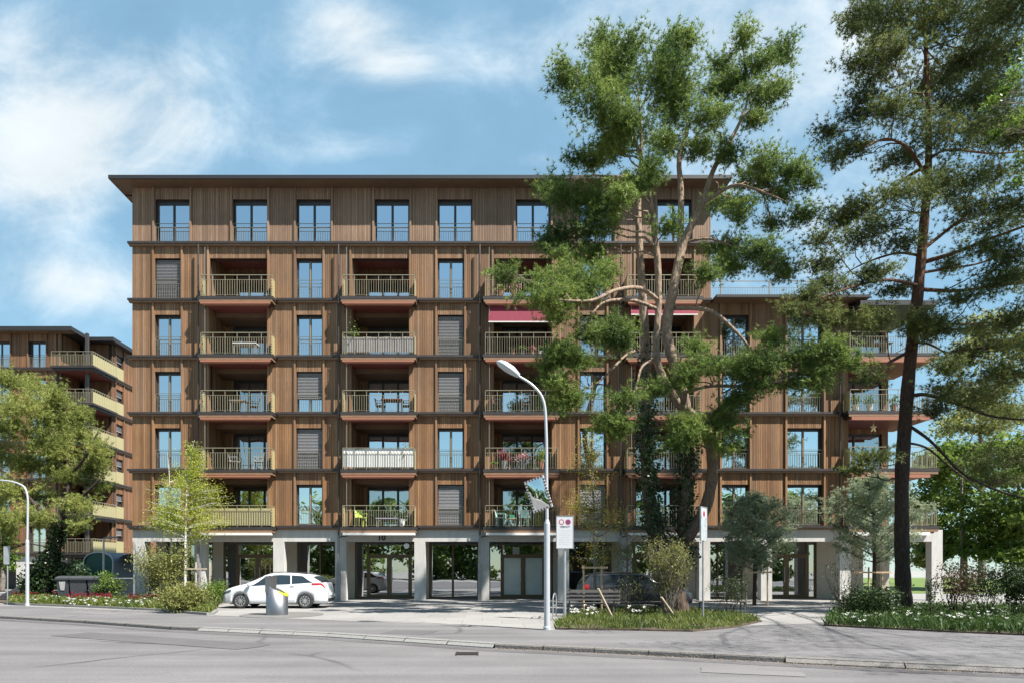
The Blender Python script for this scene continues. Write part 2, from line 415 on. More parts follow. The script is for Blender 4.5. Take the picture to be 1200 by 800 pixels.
# asphalt repair patch and manhole
gp = G(548, 757.5); gm = MB(); gq = MB()
for i in range(7): gm.box(gp.x - .2, gp.x + .2, gp.y - .62 + i * .06, gp.y - .59 + i * .06, RZ + .005, RZ + .018)
gm.box(gp.x - .23, gp.x - .2, gp.y - .66, gp.y - .18, RZ + .004, RZ + .02); gm.box(gp.x + .2, gp.x + .23, gp.y - .66, gp.y - .18, RZ + .004, RZ + .02)
tag(gm.build('gully_grate', simple('cast iron', (.06, .055, .05), .6, .6, .3, 20)), 'small cast iron gully grate in the gutter by the lowered kerb', 'drain grate')
# asphalt repairs of another age, laid into road and pavement
PD = ground_mat('dark repair asphalt', (.105, .10, .102), .12, .3); PL = ground_mat('light repair asphalt', (.160, .152, .152), .12, .3)
def repair(px, py, w, l, rot, m, z):
    p = G(px, py); ca, sa = math.cos(rot), math.sin(rot); pts = []
    for u, v in ((-1, -1), (-.3, -1.04), (.4, -.97), (1, -1), (1.03, .1), (1, 1), (.2, 1.03), (-1, 1), (-.97, .2)):
        x, y = u * w / 2, v * l / 2; pts.append((p.x + x * ca - y * sa, p.y + x * sa + y * ca))
    sheet('asphalt_repair', pts, z, m, 'rectangular asphalt repair of another tone', 'asphalt repair')
repair(180, 745, 6.5, 1.0, -.45, PD, RZ + .008); repair(880, 781, 1.6, .5, -.3, PL, RZ + .008)
repair(1010, 757, 1.8, .7, -.25, PD, .008); repair(480, 740.5, 1.2, 1.0, -.3, PD, .008); repair(110, 717.5, 3.2, .9, -.5, PL, .008)
# lawn behind the passage on the right
LW = lambda px, py: (G(px, py).x, G(px, py).y)
sheet('lawn', [(23.4, 42), (80, 42), (80, 110), (23.4, 110)], .006, M['lawn'], 'sunlit lawn behind the passage under the timber building', 'lawn')
# beds
BED_L = [g2(8, 707.5), g2(60, 709.5), g2(130, 712.3), g2(190, 715.2), g2(228, 718.6), g2(246, 720), g2(252, 716), g2(262, 700), (-12.6, 31.4), (-21, 31.4), (-23.5, 34), (-27, 35)]
BED_M = [g2(652, 737.2), g2(740, 738.5), g2(812, 740), g2(862, 735), g2(893, 728), g2(880, 722), g2(845, 717.5), g2(800, 714.5), g2(720, 714.5), g2(668, 720), g2(650, 731)]
BED_R = [g2(965, 733), g2(1040, 737), g2(1120, 741), g2(1215, 745), g2(1330, 745), g2(1300, 716), g2(1120, 713), g2(1010, 714), g2(975, 722)]
def bed(pts, lab):
    b = MB(); b.prism(pts[::-1], -.02, .05)
    return tag(b.build('planting_bed', M['soil'], recalc=True), lab, 'planting bed', kind='structure')
bed(BED_L, 'earth bed of tulips and shrubs beside the left building corner')
bed(BED_M, 'earth bed of grass under the large pine')
bed(BED_R, 'shaded earth bed under the tall right pine')
# granite edging of the left bed
ed = MB()
for a, b in zip(BED_L[:6], BED_L[1:7]):
    for p, q in zip(resample([a, b], 1.0)[:-1], resample([a, b], 1.0)[1:]):
        d = (q - p).normalized(); n = (d.y, -d.x)
        ed.box(.006, (q - p).length - .006, 0, .12, -.02, .085, Fr((p.x, p.y), (d.x, d.y), n))
tag(ed.build('bed_edging', M['granite']), 'low granite edging round the left flower bed', 'edging', kind='structure')
# =================================================================== the timber apartment house
FX = lambda px: (px - VX) / 23.0
FZ = lambda py: CAMZ + (VY - py) / 23.0
ZF = [3.806 + 2.874 * i for i in range(6)]
SOFF = 20.97
def rw(): return random.uniform(.074, .108)

def boards(b, fr, u0, u1, z0, z1, n=0.0, th=.03):
    """vertical boards with open joints"""
    p = u0
    while p < u1 - .01:
        w = min(rw(), u1 - p)
        if u1 - p - w < .04: w = u1 - p
        dn = random.uniform(-.004, .004)
        b.box(p + .0065, p + w - .0065, n - th, n + dn, z0, z1, fr)
        p += w

def railing(fr, parent, u0, u1, n, z, mat, inv, name='railing', dz=0.0, step=.118, frames=7):
    b = MB()
    b.box(u0, u1, n - .02, n + .02, z + 1.055, z + 1.085, fr)
    b.box(u0, u1, n - .01, n + .01, z + .825, z + .843, fr)
    b.box(u0, u1, n - .008, n + .008, z + .062, z + .074, fr)
    k = int((u1 - u0) / step)
    for i in range(k + 1):
        u = u0 + (u1 - u0) * i / k
        tall = i % 5 == 0
        w = .0075 if not tall else .012
        b.box(u - w, u + w, n - .011, n + .011, z - .02 if tall else z + .061, z + (1.05 if tall else .82), fr)
    return b.build(name, mat, parent, inv)

def window_unit(fr, parent, inv, u0, u1, z0, z1, leaves=2, blind=0.0, curtain=None, rail=True, depth=.2, top=True, gl='glass', mull='mullion', name='window', box=.1, railn=-.03):
    """french window: frame with panes, blind, curtain and railing as sub-parts"""
    f = MB(); d0, d1 = -depth - .07, -depth
    f.box(u0, u0 + .042, d0, d1, z0, z1, fr); f.box(u1 - .042, u1, d0, d1, z0, z1, fr)
    f.box(u0 + .042, u1 - .042, d0, d1, z0, z0 + .07, fr); f.box(u0 + .042, u1 - .042, d0, d1, z1 - box, z1, fr)
    w = (u1 - u0) / leaves
    for i in range(leaves):   # sash stiles
        a, c = u0 + i * w, u0 + (i + 1) * w
        a = a + (.042 if i == 0 else .028); c = c - (.042 if i == leaves - 1 else .028)
        f.box(a, a + .032, d0 + .01, d1 - .012, z0 + .07, z1 - box, fr); f.box(c - .032, c, d0 + .01, d1 - .012, z0 + .07, z1 - box, fr)
        f.box(a + .032, c - .032, d0 + .01, d1 - .012, z0 + .07, z0 + .12, fr); f.box(a + .032, c - .032, d0 + .01, d1 - .012, z1 - box - .035, z1 - box, fr)
    fo = f.build(name, M['frame'], parent, inv)
    for i in range(1, leaves):
        s = MB(); u = u0 + i * w
        s.box(u - .028, u + .028, d0, d1 + .012, z0 + .07, z1 - box, fr); s.build('mullion', M[mull], fo)
    for i in range(leaves):
        a, c = u0 + i * w + .055, u0 + (i + 1) * w - .055
        p = MB(); n = -depth - .035
        p.face([fr.P(a, n, z0 + .12), fr.P(c, n, z0 + .12), fr.P(c, n, z1 - box - .03), fr.P(a, n, z1 - box - .04)])
        p.build('pane', M[gl], fo)
    if blind > 0:
        s = MB(); zb = z1 - .04 - (z1 - z0 - .06) * blind; z = z1 - .04
        while z > zb:
            s.v += [fr.P(u0 + .03, -depth + .05, z), fr.P(u1 - .03, -depth + .05, z), fr.P(u1 - .03, -depth + .10, z - .052), fr.P(u0 + .03, -depth + .10, z - .052),
                    fr.P(u1 - .03, -depth + .085, z - .07), fr.P(u0 + .03, -depth + .085, z - .07)]
            k = len(s.v) - 6; s.f += [(k, k + 1, k + 2, k + 3), (k + 3, k + 2, k + 4, k + 5)]
            z -= .075
        s.box(u0 + .03, u1 - .03, -depth + .06, -depth + .10, zb - .05, zb, fr)
        s.build('blind', M['blind'], fo)
    if curtain:
        for (c0, c1) in curtain:
            a, c = u0 + .08 + (u1 - u0 - .16) * c0, u0 + .08 + (u1 - u0 - .16) * c1
            s = MB(); m = max(6, int((c - a) / .03)); ph = random.random() * 6
            s.grid(lambda i, j: fr.P(a + (c - a) * i, -depth - .25 + .035 * math.sin(i * (c - a) * 42 + ph), z0 + .05 + (z1 - z0 - .1) * j), m, 1)
            s.build('curtain', M['curtain'], fo, smooth=True)
    if rail:
        r = MB(); n = railn
        r.box(u0, u1, n - .015, n + .015, z0 + .98, z0 + 1.0, fr); r.box(u0, u1, n - .01, n + .01, z0 + .80, z0 + .82, fr)
        r.box(u0, u1, n - .01, n + .01, z0 + .05, z0 + .07, fr)
        k = max(4, int((u1 - u0) / .118))
        for i in range(k + 1):
            u = u0 + .02 + (u1 - u0 - .04) * i / k
            e = i in (0, k)
            r.box(u - (.016 if e else .0065), u + (.016 if e else .0065), n - .009, n + .009, z0 + .0, z0 + (1.0 if e else .80), fr)
        r.build('railing', M['rail_thin'], fo)
    return fo

def batten(b, fr, u, z0, z1): b.box(u - .045, u + .045, .0, .075, z0, z1, fr)

AB = thing('apartment_building', 'long six storey timber clad apartment house with projecting balconies and concrete ground floor', 'apartment building', (FX(494), D, 0))
IA = inv_of(AB)
FF = Fr((0, D), (1, 0), (0, -1))               # street front
XL, XR, XW, XE = FX(155), FX(833), FX(994), FX(1041) * 1.06
BAL = [(-14.19, -10.44), (-7.10, -3.26), (.04, 3.90), (7.16, 11.04)]
LOG = [(FX(246), FX(313)), (FX(412.6), FX(479)), (FX(579), FX(646)), (FX(745), FX(812))]
COLW = [(FX(181.5), FX(212)), (FX(347.4), FX(377.8)), (FX(513), FX(543.5)), (FX(679.5), FX(710)), (FX(846), FX(877.5)), (FX(922.5), FX(964))]
TOPW = [(FX(a), FX(a + 40)) for a in (182, 273, 347.5, 439.4, 513.3, 604.8, 679.2, 770.5)]
HEAD = .78
# --- cladding, storey by storey
def storey(fr, x0, x1, z0, z1, ops, mat, lab=None, name='cladding'):
    """ops: list of (u0,u1,zt) french openings; a backing wall and boards round them"""
    bk = MB(); cl = MB(); ops = sorted(ops); p = x0
    def flush():
        if bk.v:
            w = bk.build('wall', M['backing'], AB, IA); cl.build(name, mat, w)
        bk.__init__(); cl.__init__()
    for (a, c, zt) in ops + [(x1, x1, z1)]:
        if a - p > .02:
            bk.box(p, a, -.32, -.031, z0, z1, fr); boards(cl, fr, p, a, z0 + .01, z1)
        if c > a:
            if zt < z1 - .02: bk.box(a, c, -.32, -.031, zt, z1, fr); boards(cl, fr, a, c, zt, z1)
            batten(cl, fr, a - .075, z0 + .005, z1)
            if zt >= z1 - .02: flush()
            batten(cl, fr, c + .075, z0 + .005, z1)
        p = c
    flush()
for i in range(6):
    z0 = ZF[i]; z1 = ZF[i + 1] - .2 if i < 5 else SOFF
    if i == 5: ops = [(a, c, 20.40) for a, c in TOPW]; mat = M['wood_top']
    else:
        ops = [(a, c, ZF[i + 1] - HEAD) for a, c in COLW[:4]] + [(a, c, ZF[i + 1] - HEAD if i == 4 else z1) for a, c in LOG]
        mat = M['wood_mid'] if i >= 2 else M['wood_low']
    storey(FF, XL, XR, z0, z1, ops, mat)
    if i < 4:
        storey(FF, XR + .001, XW, z0, z1, [(a, c, ZF[i + 1] - HEAD) for a, c in COLW[4:]], mat)
# --- ledges
lg = MB(); lt = MB()
def ledge(x0, x1, z):
    lg.box(x0, x1, -.05, .19, z - .105, z, FF); lt.box(x0 + .05, x1 - .05, -.04, .135, z - .2, z - .106, FF)
for i in range(6):
    z = ZF[i]
    if i == 5: ledge(XL - .16, XR + .16, z); continue
    p = XL - .16
    for a, c in BAL: ledge(p, a, z); p = c
    if i < 4: ledge(p, 18.25, z)
    else: ledge(p, XR, z)
lo = lg.build('ledge', M['ledge'], AB, IA); lt.build('ledge_timber', M['trimwood'], lo)
# --- roofs
rf = MB(); rf.prism([(XL - .72, D - .72), (XR + .72, D - .72), (XR + .72, D + 14), (XL - .72, D + 14)], SOFF + .03, SOFF + .13)
rf.box(XL - .78, XR + .78, D - .78, D - .725, SOFF + .02, SOFF + .2); rf.box(XL - .78, XL - .725, D - .725, D + 14, SOFF + .02, SOFF + .2)
rf.box(XR + .725, XR + .78, D - .725, D + 14, SOFF + .02, SOFF + .2)
ro = rf.build('roof', M['roofmetal'], AB, IA)
sf = MB(); y = D - .72
while y < D + .6:
    sf.box(XL - .72, XR + .72, y + .004, y + .116, SOFF, SOFF + .028); y += .12
sf.box(XL - .72, XL - .005, D + .61, D + 14, SOFF, SOFF + .028); sf.build('soffit', M['soffit'], ro)
WZ = 15.08
wr = MB(); wr.box(XR + .02, FX(1010), D - .75, D + 13, WZ + .03, WZ + .16)
wro = wr.build('terrace_roof', M['roofmetal'], AB, IA)
sf = MB(); sf.box(XR + .025, FX(1010) - .02, D - .73, D - .02, WZ, WZ + .028); sf.build('soffit', M['soffit'], wro)
cp = MB(); cp.box(FX(994) + .1, 22.6, D - .9, D + 2.6, WZ - .42, WZ - .2); cp.box(FX(1010) + .01, 22.2, D - .4, D + 13, WZ - .195, WZ + .03)
cp.build('corner_canopy', M['roofmetal'], AB, IA)
tr = MB(); TY = -.25
tr.box(XR + .05, FX(1008), TY - .02, TY + .02, WZ + 1.25, WZ + 1.28, FF); tr.box(XR + .05, FX(1008), TY - .01, TY + .01, WZ + .92, WZ + .935, FF)
u = XR + .1
while u < FX(1008): tr.box(u - .007, u + .007, TY - .007, TY + .007, WZ + .16, WZ + .92, FF); u += .125
u = XR + .6
while u < FX(1008): tr.box(u - .03, u + .03, TY - .03, TY + .03, WZ + .16, WZ + 1.25, FF); u += 2.5
tr.build('terrace_railing', M['railgrey'], wro)
# --- shell: sides, back, floors, inner walls
sh = MB()
sh.box(XL, XL + .3, D + .33, D + 13, 3.6, SOFF + .02); sh.box(XR - .3, XR - .002, D + .33, D + 13, 15.2, SOFF + .02)
sh.box(XL, XR, D + 12.7, D + 13, 0, SOFF + .02); sh.box(XR, XE, D + 12.7, D + 13, 0, WZ)
sh.build('outer_wall', M['backing'], AB, IA)
sd = MB(); FS = Fr((XL, D), (0, 1), (-1, 0)); boards(sd, FS, .0, 13, 3.6, SOFF); sd.build('side_cladding', M['wood_mid'], AB, IA)
for i in range(6):
    s = MB(); s.box(XL + .3, (XR if i > 3 else XE - .15) - .3, D + 2.1, D + 12.6, ZF[i] - .25, ZF[i] - .02)
    p = XL + .02
    for a, c in (LOG + [(XW, XW)] if i < 4 else LOG + [(XR, XR)]):   # floor strips between the loggias
        s.box(p, a - .14, D + .05, D + 2.09, ZF[i] - .19, ZF[i] - .02); p = c + .14
    s.build('floor_slab', M['intfloor'], AB, IA)
iw = MB(); iw.box(XL + .3, XR - .3, D + 5.5, D + 5.7, 3.7, SOFF - .13); iw.box(XR - .299, XE - .5, D + 5.5, D + 5.7, 3.7, WZ)
u = XL + 3
while u < XR: iw.box(u, u + .12, D + 2.1, D + 5.49, 3.7, SOFF - .13); u += 4.1
iw.build('inner_wall', M['interior'], AB, IA)
rc = MB(); rc.box(XL + .3, XR - .3, D + .4, D + 12.6, SOFF - .12, SOFF - .02); rc.build('top_ceiling', M['interior'], AB, IA)

# --- windows
for k, (a, c) in enumerate(TOPW):
    window_unit(FF, AB, IA, a, c, ZF[5], 20.40, 2, 0, [None, [(0, .14)], [(.0, .1), (.9, 1)], None, [(.86, 1)], [(0, .12)], [(0, 1)], None][k], mull='frame', box=.17)
BL = {(4, 0): .97, (2, 1): .62, (1, 1): .97, (3, 2): .97, (2, 2): .97, (0, 2): .97, (3, 3): .45, (0, 3): .9}
CU = {(3, 0): [(0, .4), (.72, 1)], (2, 0): [(.0, .12)], (1, 0): [(0, .5)], (4, 1): [(.0, .16)], (3, 1): [(0, 1)], (0, 1): [(0, .6)], (1, 2): [(.05, .5)],
      (3, 4): [(.05, .3)], (2, 4): [(.0, 1)], (1, 4): [(.0, .7)], (0, 4): [(0, .35)], (3, 5): [(.7, 1)], (2, 5): [(.1, .9)], (1, 5): [(.0, .25), (.35, 1)], (0, 5): [(.42, 1)], (2, 3): [(.5, 1)], (4, 3): [(0, 1)]}
for i in range(5):
    for k, (a, c) in enumerate(COLW):
        if i == 4 and k > 3: continue
        window_unit(FF, AB, IA, a, c, ZF[i], ZF[i + 1] - HEAD, 2, BL.get((i, k), 0), CU.get((i, k)))

# --- balconies and loggias
def loggia(i, a, c, bal, extra):
    """recess behind one balcony: side linings, rear wall with glazing; returns the balcony part"""
    z = ZF[i]; zt = ZF[i + 1] - (.25 if i == 4 else .36); DEP = 1.95
    lin = MB(); bk = MB()
    fl = Fr((a, D), (0, 1), (1, 0)); frr = Fr((c, D), (0, 1), (-1, 0)); fb = Fr((0, D + DEP), (1, 0), (0, -1))
    bk.box(a - .13, a - .031, D + .33, D + DEP + .3, z, zt + .05); bk.box(c + .031, c + .13, D + .33, D + DEP + .3, z, zt + .05)
    boards(lin, fl, .0, DEP, z, zt); boards(lin, frr, .0, DEP, z, zt)
    gz = z + 2.2; g0, g1 = a + .06, c - .06
    boards(lin, fb, a, c, gz, zt); bk.box(a, c, D + DEP + .032, D + DEP + .3, gz, zt + .05)
    boards(lin, fb, a, a + .45, z, gz); bk.box(a, a + .45, D + DEP + .032, D + DEP + .3, z, gz)
    w = bk.build('loggia_wall', M['backing'], AB, IA); lin.build('loggia_lining', M['wood_mid'] if i >= 2 else M['wood_low'], w)
    window_unit(fb, AB, IA, a + .45, c, z, gz, 3, 0, extra.get('curtain'), False, .1, gl='glass' if extra.get('bright') else 'glass_log', mull='frame', name='loggia_glazing')
    # slab
    x0, x1 = bal; B = .65; zs = z - .10
    s = MB(); s.box(x0, x1, -.03, B, zs - .15, zs, FF); s.box(x0 + .1, x1 - .1, -.04, B - .05, zs - .29, zs - .151, FF)
    so = s.build('balcony', M['ledge'], AB, IA)
    t = MB(); t.box(x0 + .04, x1 - .04, B - .049, B - .012, zs - .285, zs - .152, FF)
    t.box(x0 + .04, x0 + .075, .15, B - .05, zs - .285, zs - .152, FF); t.box(x1 - .075, x1 - .04, .15, B - .05, zs - .285, zs - .152, FF); t.build('fascia', M['trimwood'], so)
    fl2 = MB(); fl2.box(a, c, -DEP + .002, -.031, zs - .16, zs - .005, FF); fl2.build('balcony_floor', M['intfloor'], so)
    if i > 0:
        u = MB(); u.box(x0 + .35, x1 - .35, .02, B - .09, zs - .40, zs - .291, FF); u.box(a + .035, c - .035, -.62, .019, zs - .36, zs - .292, FF); u.build('soffit', M['soffit_red'], so)
        h = MB(); h.box(a + .035, c - .035, -DEP + .035, -.621, zs - .58, zs - .292, FF); h.build('loggia_header', M['soffit'], so)
        # tapered awning case
        k = MB(); e0, e1 = x0 + .12, x1 - .12; y0, y1 = B - .12, B + .05
        P = FF.P; top = zs - .315; bot = zs - .455
        k.v += [P(e0, y0, top), P(e1, y0, top), P(e1, y1, top), P(e0, y1, top), P(e0 + .12, y0, bot), P(e1 - .12, y0, bot), P(e1 - .12, y1 - .05, bot), P(e0 + .12, y1 - .05, bot),
                P(e0, y1, top - .08), P(e1, y1, top - .08)]
        k.f += [(0, 1, 2, 3), (4, 7, 6, 5), (3, 2, 9, 8), (8, 9, 6, 7), (0, 3, 8, 7, 4), (1, 5, 6, 9, 2), (0, 4, 5, 1)]
        k.build('awning_case', M['terracotta'], so)
    else:
        k = MB(); k.box(x0 + .15, x1 - .08, B - .16, B + .06, zs - .415, zs - .295, FF); k.build('awning_case', M['whitecase'], so)
        u = MB(); u.box(x0 + .2, x1 - .12, .02, B - .17, zs - .32, zs - .291, FF); u.build('soffit', M['concrete_dk'], so)
    # railing with gold sheet ends
    r0, r1 = x0 + .12, x1 - .12
    railing(FF, so, r0, r1, B - .05, zs, M['gold'], None)
    for uu in (r0, r1):
        p = MB(); q = MB()
        # sheet end with a column of diamond cut-outs along its front edge
        yy0, yy1, za, zb = .02, B - .08, zs + .05, zs + 1.02
        q.bar(FF.P(uu, .02, zs + 1.04), FF.P(uu, B - .05, zs + 1.04), .04)
        n = 7; hz = (zb - za) / n
        for j in range(n):
            p.box(uu - .006, uu + .006, yy0, yy1 - .16, za + j * hz, za + (j + 1) * hz, FF)
            p.face([FF.P(uu, yy1 - .16, za + j * hz), FF.P(uu, yy1, za + j * hz), FF.P(uu, yy1 - .10, za + (j + .5) * hz), FF.P(uu, yy1 - .16, za + (j + .5) * hz)])
            p.face([FF.P(uu, yy1 - .03, za + j * hz), FF.P(uu, yy1, za + j * hz), FF.P(uu, yy1, za + (j + 1) * hz), FF.P(uu, yy1 - .03, za + (j + 1) * hz)])
        po = p.build('side_panel', M['goldsheet'], so); 
        q.build('side_rail', M['gold'], so)
    cl = extra.get('cloth')
    if cl:
        s = MB(); m = 90; n0 = B - .085
        s.grid(lambda t, v: FF.P(r0 + .03 + (r1 - r0 - .06) * t, n0 + .008 * math.sin(t * 140) , zs + .12 + (cl[1] - .12 + .015 * math.sin(t * 23)) * v), m, 2)
        s.build('privacy_screen', M[cl[0]], so, smooth=True)
    if i == 0 and bal is BAL[0]:
        s = MB(); s.box(r0 + .03, r1 - .03, B - .09, B - .08, zs + .1, zs + .95, FF); s.build('privacy_screen', M['goldsheet'], so)
    if extra.get('awning'):
        s = MB(); L = extra['awning']; P = FF.P
        s.face([P(x0 + .28, B - .14, zs + 2.874 - .42), P(x1 - .28, B - .14, zs + 2.874 - .42), P(x1 - .28, B + .02, zs + 2.874 - .42 - L), P(x0 + .28, B + .02, zs + 2.874 - .42 - L)])
        s.build('awning_cloth', M['redfabric'], so)
        s = MB(); s.bar(P(x0 + .28, B + .02, zs + 2.874 - .43 - L), P(x1 - .28, B + .02, zs + 2.874 - .43 - L), .05); s.build('awning_bar', M['whitecase'], so)
    # slim guide wire of the awning
    g = MB(); g.bar(FF.P(x0 + .32, B - .06, zs), FF.P(x0 + .32, B - .06, zs + 2.874 - .4), .022); g.build('awning_guide', M['railgrey'], so)
    return so
EX = {(4, 0): dict(bright=1), (4, 1): dict(bright=1), (2, 1): dict(bright=1), (4, 2): dict(bright=1), (2, 2): dict(bright=1), (1, 1): dict(cloth=('whitecloth', 1.03), bright=1), (3, 1): dict(cloth=('greycloth', .86), curtain=[(.35, 1)]),
      (3, 2): dict(awning=.86, bright=1), (3, 3): dict(awning=.5), (1, 0): dict(curtain=[(0, .3)]), (0, 1): dict(curtain=[(.0, .3), (.34, .66), (.7, .9)])}
for i in range(5):
    for k, (a, c) in enumerate(LOG):
        loggia(i, a, c, BAL[k], EX.get((i, k), {}))
# ceiling over the top loggias
for a, c in LOG:
    s = MB(); s.box(a - .02, c + .02, D + .34, D + 2.2, ZF[5] - .45, ZF[5] - .21); s.build('loggia_ceiling', M['soffit_red'], AB, IA)
# corner balconies at the right end
for i in range(4):
    z = ZF[i]; zs = z - .05; x0, x1 = 18.29, 22.85; B = .65
    s = MB(); s.box(x0, x1, D - B, D + 2.9, zs - .15, zs); s.box(x0 + .1, x1 - .12, D - B + .05, D + 2.8, zs - .29, zs - .151)
    so = s.build('corner_balcony', M['ledge'], AB, IA)
    t = MB(); t.box(x0 + .04, x1 - .06, D - B + .012, D - B + .049, zs - .285, zs - .152); t.build('fascia', M['trimwood'], so)
    u = MB(); u.box(x0 + .2, x1 - .2, D - B + .12, D + 2.7, zs - .36, zs - .291); u.build('soffit', M['soffit_red'], so)
    k = MB(); k.box(x0 + .15, x1 - .5, D - B - .05, D - B + .1, zs - .47, zs - .31); k.build('awning_case', M['terracotta'] if i else M['whitecase'], so)
    railing(FF, so, x0 + .12, x1 - .12, B - .05, z - .05, M['gold'], None)
    railing(Fr((x1 - .12, D), (0, 1), (1, 0)), so, -B + .1, 2.8, 0, z - .05, M['gold'], None, name='side_railing')
    p = MB(); p.box(x0 + .115, x0 + .127, D - B + .08, D - .02, zs + .05, zs + 1.02); p.build('side_panel', M['goldsheet'], so)
    # recessed rear wall and its glazing
    fb = Fr((0, D + 2), (1, 0), (0, -1)); zt = ZF[i + 1] - .25 if i < 3 else WZ - .2
    bk = MB(); li = MB(); bk.box(XW - .13, XW - .031, D + .33, D + 2.3, z, zt); boards(li, Fr((XW, D), (0, 1), (1, 0)), 0, 2, z, zt)
    boards(li, fb, XW, XE, z + 2.2, zt); boards(li, fb, XE - .35, XE, z, z + 2.2); bk.box(XW, XE, D + 2.032, D + 2.3, z + 2.2, zt); bk.box(XE - .35, XE, D + 2.032, D + 2.3, z, z + 2.2)
    bk.box(XE - .3, XE - .031, D + 2.3, D + 13, z - .2, zt); boards(li, Fr((XE, D), (0, 1), (1, 0)), 2.0, 13, z - .2, zt)
    w = bk.build('loggia_wall', M['backing'], AB, IA); li.build('loggia_lining', M['wood_mid'] if i >= 2 else M['wood_low'], w)
    window_unit(fb, AB, IA, XW + .02, XE - .35, z, z + 2.2, 2, 0, None, False, .1, gl='glass_log', mull='frame', name='loggia_glazing')
# downpipes
for a, c in BAL + [(18.25, 0)]:
    p = MB(); top = ZF[5] - .2 if a < 15 else WZ - .1
    p.tube([(a - .16, D - .26, 3.3), (a - .16, D - .26, top)], .045, 8)
    if a < 15: p.tube([(a - .16, D - .26, 3.3), (a - .16, D - .26, 1.9)], .05, 8); p.bar((a - .16, D - .26, 3.2), (a + .35, D - .1, 3.32), .06)
    o = p.build('downpipe', M['pipe'], AB, IA)
    if a < 15:
        q = MB(); q.box(a - .25, a - .07, D - .34, D - .12, 0, 1.9); q.box(a - .21, a - .11, D - .33, D - .2, 1.9, 3.3); q.build('pipe_cover', M['pipe_light'], o)
# --- ground floor
CX = [162.5, 234, 326.5, 399, 492, 567, 660.5, 734, 826, 898.5, 991, 1098.5]
for px in CX:
    b = MB(); x = FX(px) ; b.box(x - .28, x + .28, D + .02, D + .47, 0, 3.0); b.build('column', M['concrete'], AB, IA)
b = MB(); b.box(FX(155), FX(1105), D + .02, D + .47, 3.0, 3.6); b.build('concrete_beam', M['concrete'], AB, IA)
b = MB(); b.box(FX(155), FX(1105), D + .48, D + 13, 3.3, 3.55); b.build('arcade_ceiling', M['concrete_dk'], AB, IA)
RY = 2.45; FR_ = Fr((0, D + RY), (1, 0), (0, -1))
for px in CX[:-1]:
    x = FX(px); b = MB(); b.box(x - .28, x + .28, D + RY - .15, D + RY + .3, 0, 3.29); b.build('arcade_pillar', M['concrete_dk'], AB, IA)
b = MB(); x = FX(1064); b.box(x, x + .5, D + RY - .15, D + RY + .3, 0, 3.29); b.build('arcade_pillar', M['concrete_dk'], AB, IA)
def shop_bay(x0, x1, kind):
    n0, n1 = -.06, .06; f = MB(); zt = 3.28
    def fb(u0, u1, z0, z1): f.box(u0, u1, n0, n1, z0, z1, FR_)
    fb(x0, x0 + .08, .1, zt); fb(x1 - .08, x1, .1, zt); fb(x0 + .08, x1 - .08, zt - .1, zt); fb(x0, x1, .0, .1)
    panes = []
    w = x1 - x0
    if kind == 'door':
        a, c = x0 + w * .2, x1 - w * .13; m = (a + c) / 2
        for u in (a, c): fb(u - .06, u + .06, .1, zt - .1)
        fb(a + .06, c - .06, 2.28, 2.4); fb(m - .06, m + .06, .1, 2.28)
        for s0, s1 in ((a + .06, m - .06), (m + .06, c - .06)):
            fb(s0, s0 + .07, .1, 2.28); fb(s1 - .07, s1, .1, 2.28); fb(s0 + .07, s1 - .07, .1, .2); fb(s0 + .07, s1 - .07, 2.2, 2.28); panes.append((s0 + .07, s1 - .07, .2, 2.2))
        panes += [(x0 + .08, a - .06, .1, zt - .1), (a + .06, c - .06, 2.4, zt - .1), (c + .06, x1 - .08, .1, zt - .1)]
    else:
        for t in ((.48,) if kind == 'wide' else (.33, .66)):
            u = x0 + w * t; fb(u - .04, u + .04, .1, zt - .1)
        cuts = [0, .48, 1] if kind == 'wide' else [0, .33, .66, 1]
        for t0, t1 in zip(cuts[:-1], cuts[1:]): panes.append((x0 + w * t0 + .06, x0 + w * t1 - .06, .1, zt - .1))
    fo = f.build('shop_front', M['bronze'], AB, IA)
    for (a, c, z0, z1) in panes:
        p = MB(); p.face([FR_.P(a, 0, z0), FR_.P(c, 0, z0), FR_.P(c, 0, z1), FR_.P(a, 0, z1)]); p.build('pane', M['pale_opaque' if x0 > 0 and x0 < 1 and z1 < 2.3 else 'glass_low'], fo)  # door panes of one bay carry the painted pale reflection
    if kind == 'door':
        h = MB(); m = (x0 + w * .2 + x1 - w * .13) / 2
        for s in (-.13, .13): h.tube([FR_.P(m + s, .12, .9), FR_.P(m + s, .12, 1.7)], .018, 6); h.bar(FR_.P(m + s, .12, .95), FR_.P(m + s, .06, .95), .02); h.bar(FR_.P(m + s, .12, 1.65), FR_.P(m + s, .06, 1.65), .02)
        h.build('handle', M['galv'], fo)
KINDS = ['wide', 'door', 'wide', 'door', 'wide', 'door', 'wide', 'door', 'wide', 'door']
for (p, q), kd_ in zip(zip(CX[:-2], CX[1:-1]), KINDS):
    if p == 734 or p == 899: pass
    shop_bay(FX(p) + .28, FX(q) - .28, kd_)
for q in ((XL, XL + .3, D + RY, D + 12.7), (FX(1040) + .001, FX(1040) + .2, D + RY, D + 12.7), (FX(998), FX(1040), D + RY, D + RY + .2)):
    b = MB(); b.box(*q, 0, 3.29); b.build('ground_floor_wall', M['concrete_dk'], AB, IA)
b = MB(); b.box(XL + .3, FX(1040), D + RY + 4.5, D + RY + 4.7, 0, 3.29)
for px in (261, 399, 567, 734, 898): b.box(FX(px), FX(px) + .15, D + RY + .31, D + RY + 4.49, 0, 3.29)
b.build('shop_inner_wall', M['interior'], AB, IA)
b = MB(); b.box(XL + .3, FX(1040), D + RY + .1, D + RY + 4.5, .0, .06); b.build('shop_floor', M['intfloor'], AB, IA)
